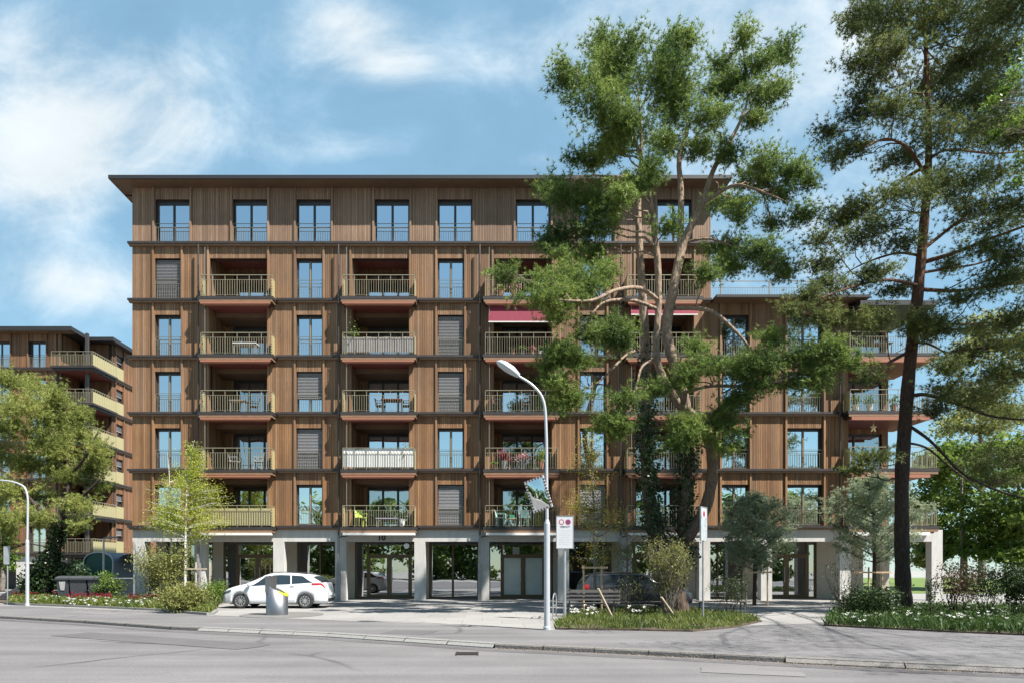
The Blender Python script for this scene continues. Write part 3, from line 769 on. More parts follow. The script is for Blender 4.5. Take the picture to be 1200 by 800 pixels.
text_obj('house_number', '10', .42, M['black'], Matrix.Translation((FX(447), D - .002, FZ(629.5))) @ Matrix.Rotation(PI / 2, 4, 'X'), AB, IA, .012, .012)
# small arcade lights (unlit) over the entrances
for px in (449, 612, 285):
    b = MB(); b.lathe([(.06, 0), (.06, -.1), (.0, -.1)], (FX(px), D + 1.0, 3.3), sides=12); b.build('ceiling_lamp', M['white'], AB, IA)
b = MB(); b.lathe([(.0, 0), (.14, 0), (.14, .06), (.09, .07)], (FX(476), D + .15, 2.78), 'y', 20); b.build('round_sign', M['white'], AB, IA)
b = MB(); b.bar((FX(476), D + .2, 2.9), (FX(476), D + .2, 3.0), .03); b.build('sign_hanger', M['black'], AB, IA)

# =================================================================== neighbour on the left
NB = thing('apartment_building', 'dark timber apartment block with gold sheet corner balconies standing at the far left', 'apartment building', (-34, 50, 0))
INB = inv_of(NB)
Y1, Y2, S2 = 49.6, 52.0, F / 49.6
NX = lambda px: (px - VX) / S2
NZ = [2.82 + 2.824 * i for i in range(6)]; NT = 19.55
F1 = Fr((0, Y1), (1, 0), (0, -1)); F2 = Fr((0, Y2), (1, 0), (0, -1)); FSd = Fr((-29.65, Y2), (0, 1), (1, 0))
X0, X1, X2 = -46.0, -32.25, -29.65
def nb_wall(fr, u0, u1, z0, z1, ops, mat):
    bk = MB(); cl = MB(); p = u0
    for (a, c, zb, zt) in sorted(ops) + [(u1, u1, z0, z1)]:
        if a - p > .02: bk.box(p, a, -.32, -.031, z0, z1, fr); boards(cl, fr, p, a, z0, z1)
        if c > a:
            bk.box(a, c, -.32, -.031, zt, z1, fr); boards(cl, fr, a, c, zt, z1)
            for u in (a - .06, c + .06): batten(cl, fr, u, z0, z1)
        p = c
    w = bk.build('wall', M['backing'], NB, INB); cl.build('cladding', mat, w)
for i in range(6):
    z0 = NZ[i]; z1 = NZ[i + 1] - .2 if i < 5 else NT; zt = z0 + 2.05 if i < 5 else z0 + 2.0
    fw = [(NX(33.8), NX(54)), (NX(-12), NX(12)), (NX(-70), NX(-46))]
    nb_wall(F1, X0, X1, z0, z1, [(a, c, z0, zt) for a, c in fw], M['wood_side'])
    nb_wall(F2, X1 + .3, X2, z0, z1, [], M['wood_side'])
    nb_wall(Fr((X1, Y1), (0, 1), (1, 0)), 0, Y2 - Y1, z0, z1, [], M['wood_side'])
    nb_wall(FSd, .0, 11, z0, z1, [(.45, 1.55, z0, zt), (4.5, 6, z0, zt)], M['wood_side'])
    for a, c in fw: window_unit(F1, NB, INB, a, c, z0, zt, 2, 0, None, True, mull='frame')
    wo = window_unit(FSd, NB, INB, .45, 1.55, z0, zt, 1, .25, None, False, mull='frame')
    p = MB(); p.box(.4, 1.6, .0, .05, z0 + .05, z0 + 1.0, FSd); p.build('gold_panel', M['goldsheet'], wo)
    # ledges
    l = MB(); l.box(X0, X1 + .02, -.05, .19, z0 - .11, z0, F1); l.box(-.02, 11, -.05, .19, z0 - .11, z0, FSd); lo2 = l.build('ledge', M['ledge'], NB, INB)
    t = MB(); t.box(X0, X1, -.04, .13, z0 - .22, z0 - .111, F1); t.box(0, 11, -.04, .13, z0 - .22, z0 - .111, FSd); t.build('ledge_timber', M['trimwood'], lo2)
    # corner balcony
    s = MB(); s.box(X1 - .35, -29.3, Y1 - .65, Y2 + .2, z0 - .16, z0 - .02); s.box(X1 - .2, -29.45, Y1 - .55, Y2 - .02, z0 - .34, z0 - .161)
    so = s.build('corner_balcony', M['ledge'], NB, INB)
    railing(F1, so, X1 - .3, -29.42, .6, z0 - .02, M['gold'], None)
    p = MB(); p.box(-29.43, -29.40, Y1 - .55, Y2 + .1, z0 + .03, z0 + .86); po = p.build('gold_panel', M['goldsheet'], so)
    r = MB(); r.bar((-29.41, Y1 - .6, z0 + 1.05), (-29.41, Y2 + .1, z0 + 1.05), .035)
    y = Y1 - .6
    while y < Y2: r.bar((-29.41, y, z0), (-29.41, y, z0 + 1.05), .03); y += .3
    r.build('side_railing', M['gold'], so)
    u = MB(); u.box(X1 + .0, -29.6, Y1 - .5, Y2 - .05, z0 - .37, z0 - .341); u.build('soffit', M['soffit_red'], so)
    pw = MB(); pw.box(-30.3, -30.1, Y1 - .1, Y1 + .1, z0, (NZ[i + 1] - .35) if i < 5 else NT); pw.build('balcony_post', M['pipe'], so)
r = MB(); r.prism([(X0, Y1 - .7), (-31.0, Y1 - .7), (-31.0, 51.15), (-29.1, 51.15), (-29.1, 64), (X0, 64)][::1], NT, NT + .3)
ro = r.build('roof', M['roofmetal'], NB, INB, recalc=True)
r = MB(); r.box(X0, -31.1, Y1 - .68, Y1 + .0, NT - .04, NT - .002); r.build('soffit', M['soffit'], ro)
b = MB(); b.box(X0, X0 + .3, Y1 + .35, 63, 0, NT); b.box(X0, X2, 62.7, 63, 0, NT); b.box(X0 + .3, X2 - .4, 56, 56.2, 2.9, NT); b.build('inner_wall', M['interior'], NB, INB)
for i in range(6):
    b = MB(); b.box(X0 + .3, X2 - .35, Y2 + .4, 62, NZ[i] - .3, NZ[i] - .02); b.box(X0 + .3, X1 - .35, Y1 + .35, Y2 + .39, NZ[i] - .3, NZ[i] - .02); b.build('floor_slab', M['intfloor'], NB, INB)
b = MB(); b.box(X0, X1 + .5, Y1 + .05, Y1 + .5, 1.98, 2.55); b.build('concrete_beam', M['concrete'], NB, INB)
for px in (23, -60, 90):
    b = MB(); x = NX(px); b.box(x - .3, x + .3, Y1 + .05, Y1 + .5, 0, 1.97); b.build('column', M['concrete'], NB, INB)
b = MB(); b.box(X0, X2, Y1 + 2.6, Y1 + 2.8, 0, 2.5); b.build('ground_floor_wall', M['frame'], NB, INB)
# =================================================================== vegetation
def nrm(a): return a / (np.linalg.norm(a, axis=-1, keepdims=True) + 1e-9)
def clump_pts(rng, c, r, nsub, ntuft, sig=.33, flat=.7):
    c = np.asarray(c, float); r = np.asarray(r, float)
    s = nrm(rng.normal(size=(nsub, 3))) * (rng.random((nsub, 1)) ** .45) * .88
    sub = c + s * r
    m = sig * min(r.min() * 1.3, r.mean())
    pos = sub[:, None, :] + rng.normal(size=(nsub, ntuft, 3)) * np.array([m, m, m * flat])
    pos = pos.reshape(-1, 3)
    d = nrm((pos - c) / r + np.array([0, 0, .55]) + .5 * rng.normal(size=pos.shape))
    return pos, d, sub
def spray_pts(rng, c, r, nsub, ntuft, ln=.55):
    """shoots: short rows of tufts along upturned twigs, thinned so that sky shows between them"""
    c = np.asarray(c, float); r = np.asarray(r, float)
    s = nrm(rng.normal(size=(nsub * 2, 3))) * (rng.random((nsub * 2, 1)) ** .55) * 1.22
    q = c + s * r
    g = np.sin(q[:, 0] * 2.9 + 1) + np.sin(q[:, 2] * 3.7 + q[:, 1]) + np.sin(q[:, 1] * 3.1 + q[:, 0] * 1.7) + .8 * rng.normal(size=len(q))
    k = np.argsort(-g)[:nsub]; s = s[k]; sub = q[k]
    ax = nrm(s * np.array([1, 1, .5]) + np.array([0, 0, .28]) + .38 * rng.normal(size=s.shape))
    t = (np.arange(ntuft) / max(1, ntuft - 1) - .6)[None, :, None] * ln * (.6 + .8 * rng.random((nsub, 1, 1)))
    pos = sub[:, None, :] + ax[:, None, :] * t + rng.normal(size=(nsub, ntuft, 3)) * .055
    d = nrm(np.repeat(ax[:, None, :], ntuft, 1) + .45 * rng.normal(size=(nsub, ntuft, 3)))
    return pos.reshape(-1, 3), d.reshape(-1, 3), sub
def needles(rng, pos, d, nn, L, w, spread=.75):
    n = len(pos) * nn
    D_ = np.repeat(d, nn, 0); P = np.repeat(pos, nn, 0)
    D_ = nrm(D_ + spread * rng.normal(size=(n, 3)))
    s = nrm(np.cross(D_, rng.normal(size=(n, 3)))) * w * (.7 + .6 * rng.random((n, 1)))
    tip = P + D_ * L * (.65 + .6 * rng.random((n, 1)))
    v = np.stack([P - s, P + s, tip], 1)
    return v.reshape(-1, 3)
def leaves(rng, pos, d, size, asp=.55, up=.5):
    n = len(pos)
    a = nrm(d * .5 + rng.normal(size=(n, 3)))
    nn = nrm(rng.normal(size=(n, 3)) + np.array([0, 0, up * 2]))
    b = nrm(np.cross(a, nn)); s = size * (.6 + .8 * rng.random((n, 1)))
    v = np.stack([pos - a * s, pos + b * s * asp, pos + a * s * 1.1, pos - b * s * asp], 1)
    return v.reshape(-1, 3)
def bend(a, b, sag=0.0, n=6, jit=.0):
    a = Vector(a); b = Vector(b); out = []
    for i in range(n + 1):
        t = i / n; p = a.lerp(b, t); p.z += sag * 4 * t * (1 - t)
        if 0 < i < n: p += Vector((random.uniform(-jit, jit), random.uniform(-jit, jit), random.uniform(-jit, jit)))
        out.append(p)
    return out
def smooth_path(pts, n=5):
    """Catmull-Rom through (point, radius) pairs"""
    P = [Vector(p) for p, r in pts]; R = [r for p, r in pts]; o = []; orr = []
    for i in range(len(P) - 1):
        a = P[max(0, i - 1)]; b = P[i]; c = P[i + 1]; d = P[min(len(P) - 1, i + 2)]
        for k in range(n):
            t = k / n
            o.append(.5 * ((2 * b) + (c - a) * t + (2 * a - 5 * b + 4 * c - d) * t * t + (3 * b - a - 3 * c + d) * t ** 3)); orr.append(R[i] * (1 - t) + R[i + 1] * t)
    o.append(P[-1]); orr.append(R[-1])
    return o, orr

def limbs_to(mb, rng, skel, c, sub, r0, ntw=5, up_pen=1.6, sag=.15):
    """a limb from the nearest stem point to a clump, and twigs on to its sub-clumps"""
    c = Vector(c); best = None
    for p, r in skel:
        dz = p.z - c.z
        dd = (p - c).length + (up_pen * dz if dz > 0 else .25 * -dz)
        if best is None or dd < best[0]: best = (dd, p, r)
    p, r = best[1], best[2]
    L = (c - p).length
    ra = min(r * .7, r0 * (.35 + .16 * L))
    path = bend(p, c, sag * L * random.uniform(.2, 1), 6, .05 * L)
    mb.tube(path, [ra * (1 - .75 * i / 6) for i in range(7)], 6, False)
    for s in sub[:ntw]:
        mb.tube(bend(path[random.choice((3, 4, 5))], s, .03, 3, .04), [ra * .35, ra * .25, ra * .18, ra * .08], 4, False)

def skel_of(paths): 
    out = []
    for o, r in paths: out += list(zip(o, r))
    return out

PINE = [(.026, .058, .024), (.070, .122, .034), (.150, .220, .050), (.26, .335, .078), (.38, .43, .115)]
M['needle'] = leafmat('pine needles', PINE, .45, .55)
M['needle_dk'] = leafmat('dark pine needles', [(.034, .052, .024), (.07, .098, .034), (.125, .158, .048), (.21, .235, .07), (.33, .33, .10)], .45, .5)
M['needle_yl'] = leafmat('yellowish pine needles', [(.06, .09, .03), (.16, .20, .05), (.28, .32, .08), (.40, .425, .12), (.48, .45, .17)], .45, .7)
M['needle_bl'] = leafmat('blue green needles', [(.16, .21, .13), (.25, .31, .19), (.35, .41, .26), (.44, .49, .33), (.53, .56, .40)], .5, 1.2)
M['leaf_ivy'] = leafmat('ivy leaves', [(.012, .028, .010), (.022, .046, .016), (.035, .065, .022), (.06, .10, .035)], .2, 1.0, .32)
M['leaf_birch'] = leafmat('young birch leaves', [(.18, .23, .03), (.30, .36, .045), (.42, .46, .06), (.52, .52, .09)], .5, .8)
M['leaf_yellow'] = leafmat('sparse yellow leaves', [(.24, .21, .035), (.36, .32, .05), (.46, .41, .08), (.52, .42, .10)], .5, .8)
M['leaf_green'] = leafmat('fresh broad leaves', [(.03, .065, .012), (.065, .125, .02), (.115, .19, .03), (.18, .26, .042), (.25, .33, .06)], .45, .5)
M['leaf_mid'] = leafmat('fresh layered leaves', [(.03, .06, .014), (.065, .115, .022), (.12, .185, .034), (.20, .265, .05), (.28, .34, .075)], .45, .35)
M['leaf_dark'] = leafmat('dark broad leaves', [(.014, .028, .010), (.028, .05, .014), (.045, .075, .022), (.07, .10, .032)], .3, 1.0)
M['leaf_olive'] = leafmat('olive shrub leaves', [(.09, .105, .03), (.16, .175, .05), (.24, .245, .07), (.33, .31, .10)], .4, 1.5)
M['leaf_pale'] = leafmat('pale spring leaves', [(.14, .16, .04), (.24, .25, .07), (.36, .35, .12), (.46, .43, .19)], .45, .4)
M['leaf_red'] = leafmat('brownish red leaves', [(.05, .035, .02), (.08, .05, .025), (.10, .075, .03), (.10, .10, .035)], .3, 1.0)
M['grass'] = leafmat('grass blades', [(.035, .06, .014), (.075, .115, .022), (.14, .175, .035), (.25, .24, .08)], .35, .8)
M['grass_dk'] = leafmat('shade plants', [(.025, .055, .014), (.045, .085, .02), (.07, .12, .03), (.11, .16, .05)], .35, .8)
M['bark_pine'] = bark('pine bark', (.085, .062, .048), (.26, .19, .14), 2.5, 11)
M['bark_scots'] = bark('scots pine bark', (.05, .036, .03), (.125, .06, .036), 6, 15)
M['bark_dark'] = bark('dark bark', (.06, .045, .035), (.07, .05, .04), 0, 5)
M['bark_grey'] = bark('grey bark', (.16, .14, .12), (.20, .17, .14), 0, 8, .4)
def birch_bark():
    m, nt, out = newmat('birch bark'); L = nt.links.new
    tc = N(nt, 'ShaderNodeTexCoord'); mp = N(nt, 'ShaderNodeMapping'); mp.inputs['Scale'].default_value = (3, 3, 14); L(tc.outputs['Object'], mp.inputs['Vector'])
    no = N(nt, 'ShaderNodeTexNoise', Scale=1.6, Detail=5.0); L(mp.outputs[0], no.inputs['Vector'])
    r = ramp(nt, [(.36, (.05, .045, .04)), (.46, (.50, .47, .42)), (.8, (.68, .65, .60))]); L(no.outputs['Fac'], r.inputs[0])
    p = N(nt, 'ShaderNodeBsdfPrincipled', Roughness=.75); L(r.outputs[0], p.inputs['Base Color']); L(p.outputs[0], out.inputs[0])
    return m
M['bark_birch'] = birch_bark()

def pine(name, label, base, stems, clumps, mats, Y0, seed, dens=1.0, nn=12, L=.17, w=.0085, spreadY=2.2, group=None, lim=.055, sag=.1, droop=0.0, flatten=.6, nsubk=1.0, thin=1.0, grow=1.0, ln=.62):
    """stems: lists of (px,py,dY,radius); clumps: (px,py,rx,ry[,dY]) read off the photo, each at its own depth"""
    rng = np.random.default_rng(seed); random.seed(seed)
    root = thing(name, label, 'tree', base, 0, group); inv = inv_of(root)
    paths = []
    tb = MB()
    for st in stems:
        o, r = smooth_path([(T(x, y, Y0 + dy), rad * thin) for x, y, dy, rad in st], 6)
        r = [q * random.uniform(.93, 1.07) for q in r]
        tb.tube(o, r, 12); paths.append((o, r))
    skel = skel_of(paths)
    nv = []
    for c in clumps:
        dy = c[4] if len(c) > 4 else random.uniform(-spreadY, spreadY)
        Y = Y0 + dy; k = Y / F
        cc = T(c[0], c[1], Y); rx, ry = c[2] * k * grow, c[3] * k * grow
        r = (rx * 1.05, (rx + ry) * .5, ry * .82)
        nsub = max(5, int(nsubk * 70 * (rx * ry) ** .75)); 
        pos, d, sub = spray_pts(rng, cc, r, int(nsub * 2.4), max(5, int(7 * dens)), ln)
        if droop: d = nrm(d + np.array([0, 0, -droop]))
        nv.append(needles(rng, pos, d, nn, L, w))
        limbs_to(tb, rng, skel, cc, sub, lim, min(len(sub), 12), sag=sag)
    tr = tb.build('trunk', mats[0], root, inv, smooth=True)
    cr = np_obj('crown', np.concatenate(nv), 3, mats[1], root, inv)
    return root, paths

# ---- the large many-stemmed pine in front of the house
BY = 23.7
stemA = [(797, 722, 0, .56), (790, 690, 0, .50), (783, 655, .1, .45), (766, 612, .3, .36), (758, 560, .5, .32), (757, 500, .7, .30), (757, 440, .8, .28), (755, 380, .9, .26), (750, 300, 1.0, .20), (748, 240, 1.1, .16), (752, 170, 1.2, .09), (748, 105, 1.2, .04)]
stemB = [(785, 668, 0, .40), (803, 634, -.2, .33), (826, 596, -.4, .29), (835, 550, -.5, .27), (829, 510, -.5, .25), (810, 485, -.4, .25), (790, 466, -.3, .24), (775, 438, -.3, .2), (769, 410, -.3, .18), (772, 350, -.2, .17), (769, 290, -.2, .16), (758, 212, -.2, .11), (740, 150, -.3, .05)]
stemC = [(806, 482, -.4, .22), (794, 437, -.2, .27), (781, 388, .1, .28), (790, 335, .2, .26), (801, 285, .3, .22), (821, 242, .3, .15), (838, 195, .3, .12), (861, 156, .3, .09), (876, 115, .3, .06), (871, 56, .3, .035), (870, 16, .3, .012)]
stemD = [(797, 305, .25, .2), (798, 225, .6, .16), (796, 187, .7, .13), (806, 142, .8, .10), (790, 90, .8, .05)]
limb1 = [(771, 352, -.2, .12), (750, 338, -1.0, .10), (722, 340, -2.2, .085), (694, 352, -3.2, .06), (660, 352, -3.8, .03)]
limb2 = [(769, 362, -.2, .10), (740, 352, -1.0, .085), (705, 356, -1.8, .06), (685, 385, -2.3, .035)]
limb3 = [(790, 361, .1, .12), (831, 364, -.6, .10), (860, 386, -1.2, .08), (884, 414, -1.6, .04)]
limb4 = [(800, 460, -.4, .11), (831, 452, -1.2, .09), (868, 452, -2.0, .07), (910, 447, -2.6, .04)]
limb5 = [(822, 240, .3, .10), (858, 218, -.3, .08), (885, 222, -.8, .06), (920, 236, -1.1, .03)]
limb6 = [(768, 420, -.3, .07), (752, 430, -1.0, .06), (745, 455, -1.6, .05), (733, 470, -2, .02)]
limb7 = [(757, 410, .8, .09), (735, 415, -.2, .07), (710, 440, -1.2, .05), (690, 455, -1.8, .03)]
limb8 = [(803, 284, .3, .08), (830, 280, .0, .06), (862, 290, -.3, .03)]
BIGC = [(670, 88, 25, 18), (708, 52, 20, 18), (738, 66, 30, 24), (785, 60, 30, 22), (806, 42, 14, 14), (712, 88, 40, 22), (768, 92, 42, 25), (703, 128, 34, 26, -2.2), (738, 142, 30, 26, -2), (717, 168, 32, 20, -1.5),
        (676, 186, 14, 8), (694, 188, 18, 9), (792, 120, 28, 26), (784, 164, 20, 16), (814, 170, 22, 16), (750, 215, 14, 16, -1.6), (729, 226, 17, 11, -2), (764, 196, 12, 20, -1.5),
        (871, 42, 8, 20, .3), (849, 76, 17, 10), (888, 76, 20, 14), (920, 60, 14, 16), (838, 102, 20, 11), (897, 108, 24, 11), (915, 104, 12, 9), (830, 130, 22, 16), (882, 138, 18, 11), (852, 175, 20, 12), (868, 98, 16, 14, .3),
        (897, 190, 22, 12), (925, 198, 20, 14), (948, 212, 10, 8), (890, 212, 24, 12), (912, 224, 24, 9), (856, 236, 24, 11), (870, 250, 18, 8), (938, 251, 22, 9), (908, 262, 13, 7), (858, 289, 30, 10), (893, 293, 20, 11),
        (646, 218, 15, 11), (672, 226, 32, 18), (699, 242, 22, 18), (686, 264, 30, 16), (652, 280, 24, 13), (662, 297, 18, 9), (785, 264, 18, 7, -1.5), (721, 258, 8, 8), (692, 298, 18, 10),
        (598, 321, 21, 8, -2.8), (631, 327, 22, 9, -2.6), (674, 322, 24, 10, -2.2), (703, 318, 16, 14, -1.8), (631, 350, 26, 10, -3.4), (660, 343, 28, 14, -3.0), (648, 368, 20, 8, -3.2), (690, 335, 20, 12, -2.5),
        (712, 385, 22, 16, -1.9), (732, 398, 20, 14, -1.5), (692, 390, 16, 12, -2.2), (664, 408, 22, 10, -2.4), (680, 422, 20, 10, -2.2),
        (650, 446, 24, 8, -2.4), (674, 466, 22, 14, -2.0), (655, 472, 15, 7, -2.1), (736, 466, 22, 7, -1.9), (769, 456, 18, 8, -1.4), (707, 494, 30, 12, -1.6), (724, 504, 16, 9, -1.5), (640, 425, 18, 8, -2.2),
        (826, 508, 42, 12, -1.8), (788, 520, 22, 7, -2.0), (846, 523, 18, 8, -1.7), (810, 495, 24, 9, -2.0), (840, 494, 22, 8, -1.5),
        (855, 308, 28, 12), (893, 304, 28, 12), (921, 319, 18, 8), (826, 318, 16, 12), (817, 408, 14, 12, -1.5), (826, 428, 30, 13, -2), (864, 428, 35, 15, -2.2), (902, 422, 32, 17, -2.5), (935, 414, 32, 13, -2.7), (960, 430, 26, 9, -2.8), (980, 406, 24, 12, -2.9), (1000, 424, 16, 8, -2.9),
        (908, 396, 14, 12, -2.4), (807, 446, 24, 8, -2), (855, 466, 26, 8, -2), (959, 448, 24, 6, -2.6), (893, 448, 34, 10, -2.4), (845, 480, 18, 6, -1.6), (930, 447, 20, 7, -2.5)]
BIG, big_paths = pine('pine_tree', 'large old pine with several curving stems and ivy round its fork before the house', (T(797, 722, BY).x, BY, 0), [stemA, stemB, stemC, stemD, limb1, limb2, limb3, limb4, limb5, limb6, limb7, limb8], BIGC,
                      (M['bark_pine'], M['needle']), BY, 5, 1.0, 12, .16, .0095, 1.8, nsubk=1.2, ln=.72, thin=.70, grow=1.0)
# ivy round the lower stems
rng = np.random.default_rng(3); ips = []; ids = []
for (o, r), (y0, y1), dens in ((big_paths[0], (655, 395), 260), (big_paths[1], (668, 628), 120)):
    for (p, q), rr in zip(zip(o[:-1], o[1:]), r):
        py = VY - (p.z - CAMZ) * F / p.y
        if y1 < py < y0:
            thin = 1.0 if py > 470 else max(.15, (py - 395) / 75)
            n = int(dens * (q - p).length * thin)
            t = rng.random((n, 1)); a = rng.random((n, 1)) * 2 * PI
            base = np.array(p) * (1 - t) + np.array(q) * t
            rad = rr + .02 + np.abs(rng.normal(size=(n, 1))) * .17
            d = np.concatenate([np.cos(a), np.sin(a), np.zeros((n, 1))], 1)
            ips.append(base + d * rad); ids.append(d)
def ivy_col(pts, rad, dens):
    for (x0, y0), (x1, y1) in zip(pts[:-1], pts[1:]):
        p, q = np.array(T(x0, y0, BY - .1)), np.array(T(x1, y1, BY - .1)); n = int(dens * np.linalg.norm(q - p))
        t = rng.random((n, 1)); d = nrm(rng.normal(size=(n, 3)))
        ips.append(p * (1 - t) + q * t + d * rad * rng.random((n, 1)) ** .5); ids.append(d)
ivy_col([(806, 655), (800, 620), (801, 580), (806, 540), (812, 515)], .5, 420)
ivy_col([(768, 620), (762, 560), (757, 480)], .42, 260)
ip = np.concatenate(ips); idd = np.concatenate(ids)
np_obj('ivy', leaves(rng, ip, idd, .055, .8, .1), 4, M['leaf_ivy'], BIG, inv_of(BIG))
# the dead stub stem the ivy climbs
b = MB(); b.tube([T(800, 640, BY), T(801, 590, BY - .1), T(808, 545, BY - .1), T(812, 520, BY)], [.22, .18, .12, .05], 8); b.build('stump_stem', M['bark_pine'], BIG, inv_of(BIG), smooth=True)

# ---- tall Scots pine at the right edge
SY = 23.4
stS = [(1060, 724, 0, .50), (1059, 700, 0, .38), (1057, 640, 0, .34), (1057, 560, 0, .32), (1061, 490, 0, .31), (1067, 420, 0, .29), (1076, 340, 0, .25), (1083, 260, 0, .21), (1088, 190, 0, .165), (1087, 110, 0, .12), (1084, 30, 0, .09), (1082, -70, 0, .06), (1080, -170, 0, .03)]
sl = [[(1063, 465, 0, .11), (1085, 462, -.4, .09), (1125, 474, -1, .07), (1165, 488, -1.5, .055), (1215, 492, -2, .04)],
      [(1060, 495, 0, .09), (1090, 516, -.6, .068), (1125, 552, -1.2, .056), (1150, 566, -1.6, .046), (1180, 578, -2, .05), (1215, 586, -2.4, .035)],
      [(1058, 518, 0, .07), (1085, 524, .5, .055), (1115, 548, .9, .045), (1150, 575, 1.2, .025)],
      [(1076, 339, 0, .11), (1120, 341, .5, .085), (1160, 336, .9, .07), (1210, 330, 1.2, .05)],
      [(1080, 308, 0, .12), (1120, 296, -.6, .09), (1160, 280, -1.1, .07), (1210, 262, -1.5, .05)],
      [(1078, 320, 0, .08), (1110, 315, .8, .06), (1150, 308, 1.4, .05), (1200, 288, 2, .03)],
      [(1082, 292, 0, .10), (1110, 270, .6, .08), (1135, 250, 1.1, .06)],
      [(1086, 190, 0, .08), (1110, 176, .7, .065), (1165, 180, 1.4, .05), (1210, 176, 2, .03)],
      [(1084, 205, 0, .09), (1065, 175, -.7, .075), (1040, 163, -1.4, .055), (1015, 172, -2, .03)],
      [(1085, 195, 0, .10), (1060, 210, .7, .08), (1035, 232, 1.4, .06), (1005, 255, 2, .04), (985, 262, 2.4, .02)],
      [(1076, 335, 0, .09), (1040, 328, -1, .065), (1000, 336, -2, .05), (960, 350, -2.8, .03)],
      [(1079, 300, 0, .08), (1050, 297, 1, .06), (1010, 310, 1.8, .04), (985, 325, 2.2, .02)],
      [(1068, 410, 0, .09), (1030, 430, -1, .06), (1000, 436, -1.6, .04)],
      [(1066, 404, 0, .07), (1085, 402, -.5, .055), (1110, 416, -.9, .035), (1122, 440, -1.2, .02)],
      [(1070, 376, 0, .07), (1120, 380, .6, .05), (1170, 378, 1.2, .03)]]
SC_C = [(1024, 11, 30, 18), (1005, 30, 15, 9), (1057, 22, 34, 18), (1024, 42, 28, 12), (1110, 22, 38, 26), (1155, 22, 42, 26), (1192, 10, 26, 20), (1050, 58, 30, 14), (1005, 76, 24, 9), (1035, 80, 28, 9), (1125, 64, 38, 20), (1170, 64, 34, 22),
        (1020, 106, 22, 12), (1050, 124, 30, 9), (1012, 132, 22, 9), (1060, 140, 32, 8), (1110, 128, 30, 14), (1140, 108, 30, 18), (1178, 108, 28, 22), (975, 155, 22, 7), (1001, 170, 28, 10), (983, 182, 20, 7), (1147, 150, 34, 14), (1185, 158, 22, 18),
        (1102, 212, 32, 13), (1064, 226, 34, 12), (1132, 222, 34, 14), (1170, 202, 30, 14), (1012, 241, 28, 13), (986, 256, 22, 10), (1035, 260, 28, 8), (967, 278, 20, 8), (1005, 278, 26, 9), (1050, 285, 26, 8), (1144, 246, 28, 9), (1185, 240, 24, 12),
        (971, 308, 24, 10, -2), (947, 342, 18, 10, -2.5), (985, 333, 30, 10, -2), (1019, 318, 28, 9), (1047, 338, 22, 8), (928, 361, 13, 8, -2.8), (962, 370, 24, 9, -2.4), (995, 371, 26, 10, -1.8), (1033, 376, 28, 10, -1.2), (1066, 380, 24, 10, -.8), (1104, 385, 24, 11, -.8),
        (1128, 414, 26, 11), (1166, 437, 28, 15), (1109, 456, 24, 10), (1137, 470, 32, 13), (1185, 480, 24, 15), (1185, 376, 26, 14), (1180, 404, 22, 12), (1014, 441, 20, 6, -1.6), (1019, 534, 28, 7, -1.5), (1000, 548, 14, 6, -1.5), (1160, 455, 26, 10), (1150, 500, 22, 8), (1130, 350, 24, 9), (1165, 330, 26, 10), (1190, 320, 24, 12), (1110, 310, 20, 7), (1150, 290, 28, 9), (1190, 530, 26, 10), (1150, 545, 24, 8), (1110, 430, 22, 10), (1180, 300, 24, 12), (1140, 385, 22, 10), (1100, 480, 16, 7), (1175, 560, 22, 7),
        (1085, -40, 60, 30), (1150, -30, 50, 30), (1030, -30, 36, 20), (1090, 385, 16, 12, -.9), (1075, 372, 14, 10, -1.0), (1180, 150, 30, 20, 1.5), (1120, 90, 24, 18, 1.5), (1080, 100, 18, 20, 1.4),
        (1300, 230, 60, 50, -3), (1330, 330, 70, 40, -3.2), (1290, 120, 60, 60, -3), (1260, 420, 50, 30, -2.5), (1250, -60, 70, 60, -2), (1340, 60, 60, 60, -3), (1240, 320, 40, 30, 1), (1115, 160, 34, 16, -.8), (1065, 185, 30, 12, .8), (1160, 260, 34, 14, .8)]
pine('pine_tree', 'tall scots pine with a straight dark red trunk and open crown at the right edge', (T(1060, 724, SY).x, SY, 0), [stS] + sl, SC_C, (M['bark_scots'], M['needle_dk']), SY, 9, .85, 12, .15, .0095, 2.2, sag=-.06, lim=.035, nsubk=1.2, thin=.70, grow=1.08)

# ---- yellow green pine at the left edge, ivy up its leaning stem
LY = 33.0
stL = [(52, 694, 0, .34), (57, 665, 0, .28), (66, 632, 0, .25), (74, 600, .2, .22), (80, 560, .4, .17), (72, 510, .5, .11), (62, 465, .6, .05)]
ll = [[(70, 618, 0, .14), (40, 590, -.5, .1), (14, 560, -1, .06), (-15, 540, -1, .03)], [(74, 598, 0, .12), (98, 580, -.6, .09), (118, 560, -1, .04)], [(79, 560, .3, .1), (100, 535, -.3, .07), (115, 505, -.5, .03)], [(76, 540, .3, .1), (45, 520, -.4, .07), (15, 480, -.6, .04)]]
LC = [(18, 445, 24, 14), (45, 452, 22, 12), (70, 468, 20, 14), (92, 480, 16, 12), (30, 475, 28, 18), (60, 492, 26, 16), (14, 500, 26, 18), (95, 505, 20, 14), (108, 525, 16, 11), (40, 512, 28, 16), (75, 525, 26, 16), (18, 535, 28, 18), (105, 550, 18, 11), (52, 545, 28, 14), (85, 556, 24, 12),
      (115, 570, 14, 7), (20, 570, 28, 16), (55, 580, 26, 14), (88, 590, 26, 10), (30, 600, 26, 12), (8, 615, 20, 16), (60, 612, 24, 9), (92, 612, 16, 6), (-12, 470, 22, 22), (-14, 530, 24, 24), (-10, 580, 24, 18), (2, 640, 12, 14), (110, 540, 16, 8)]
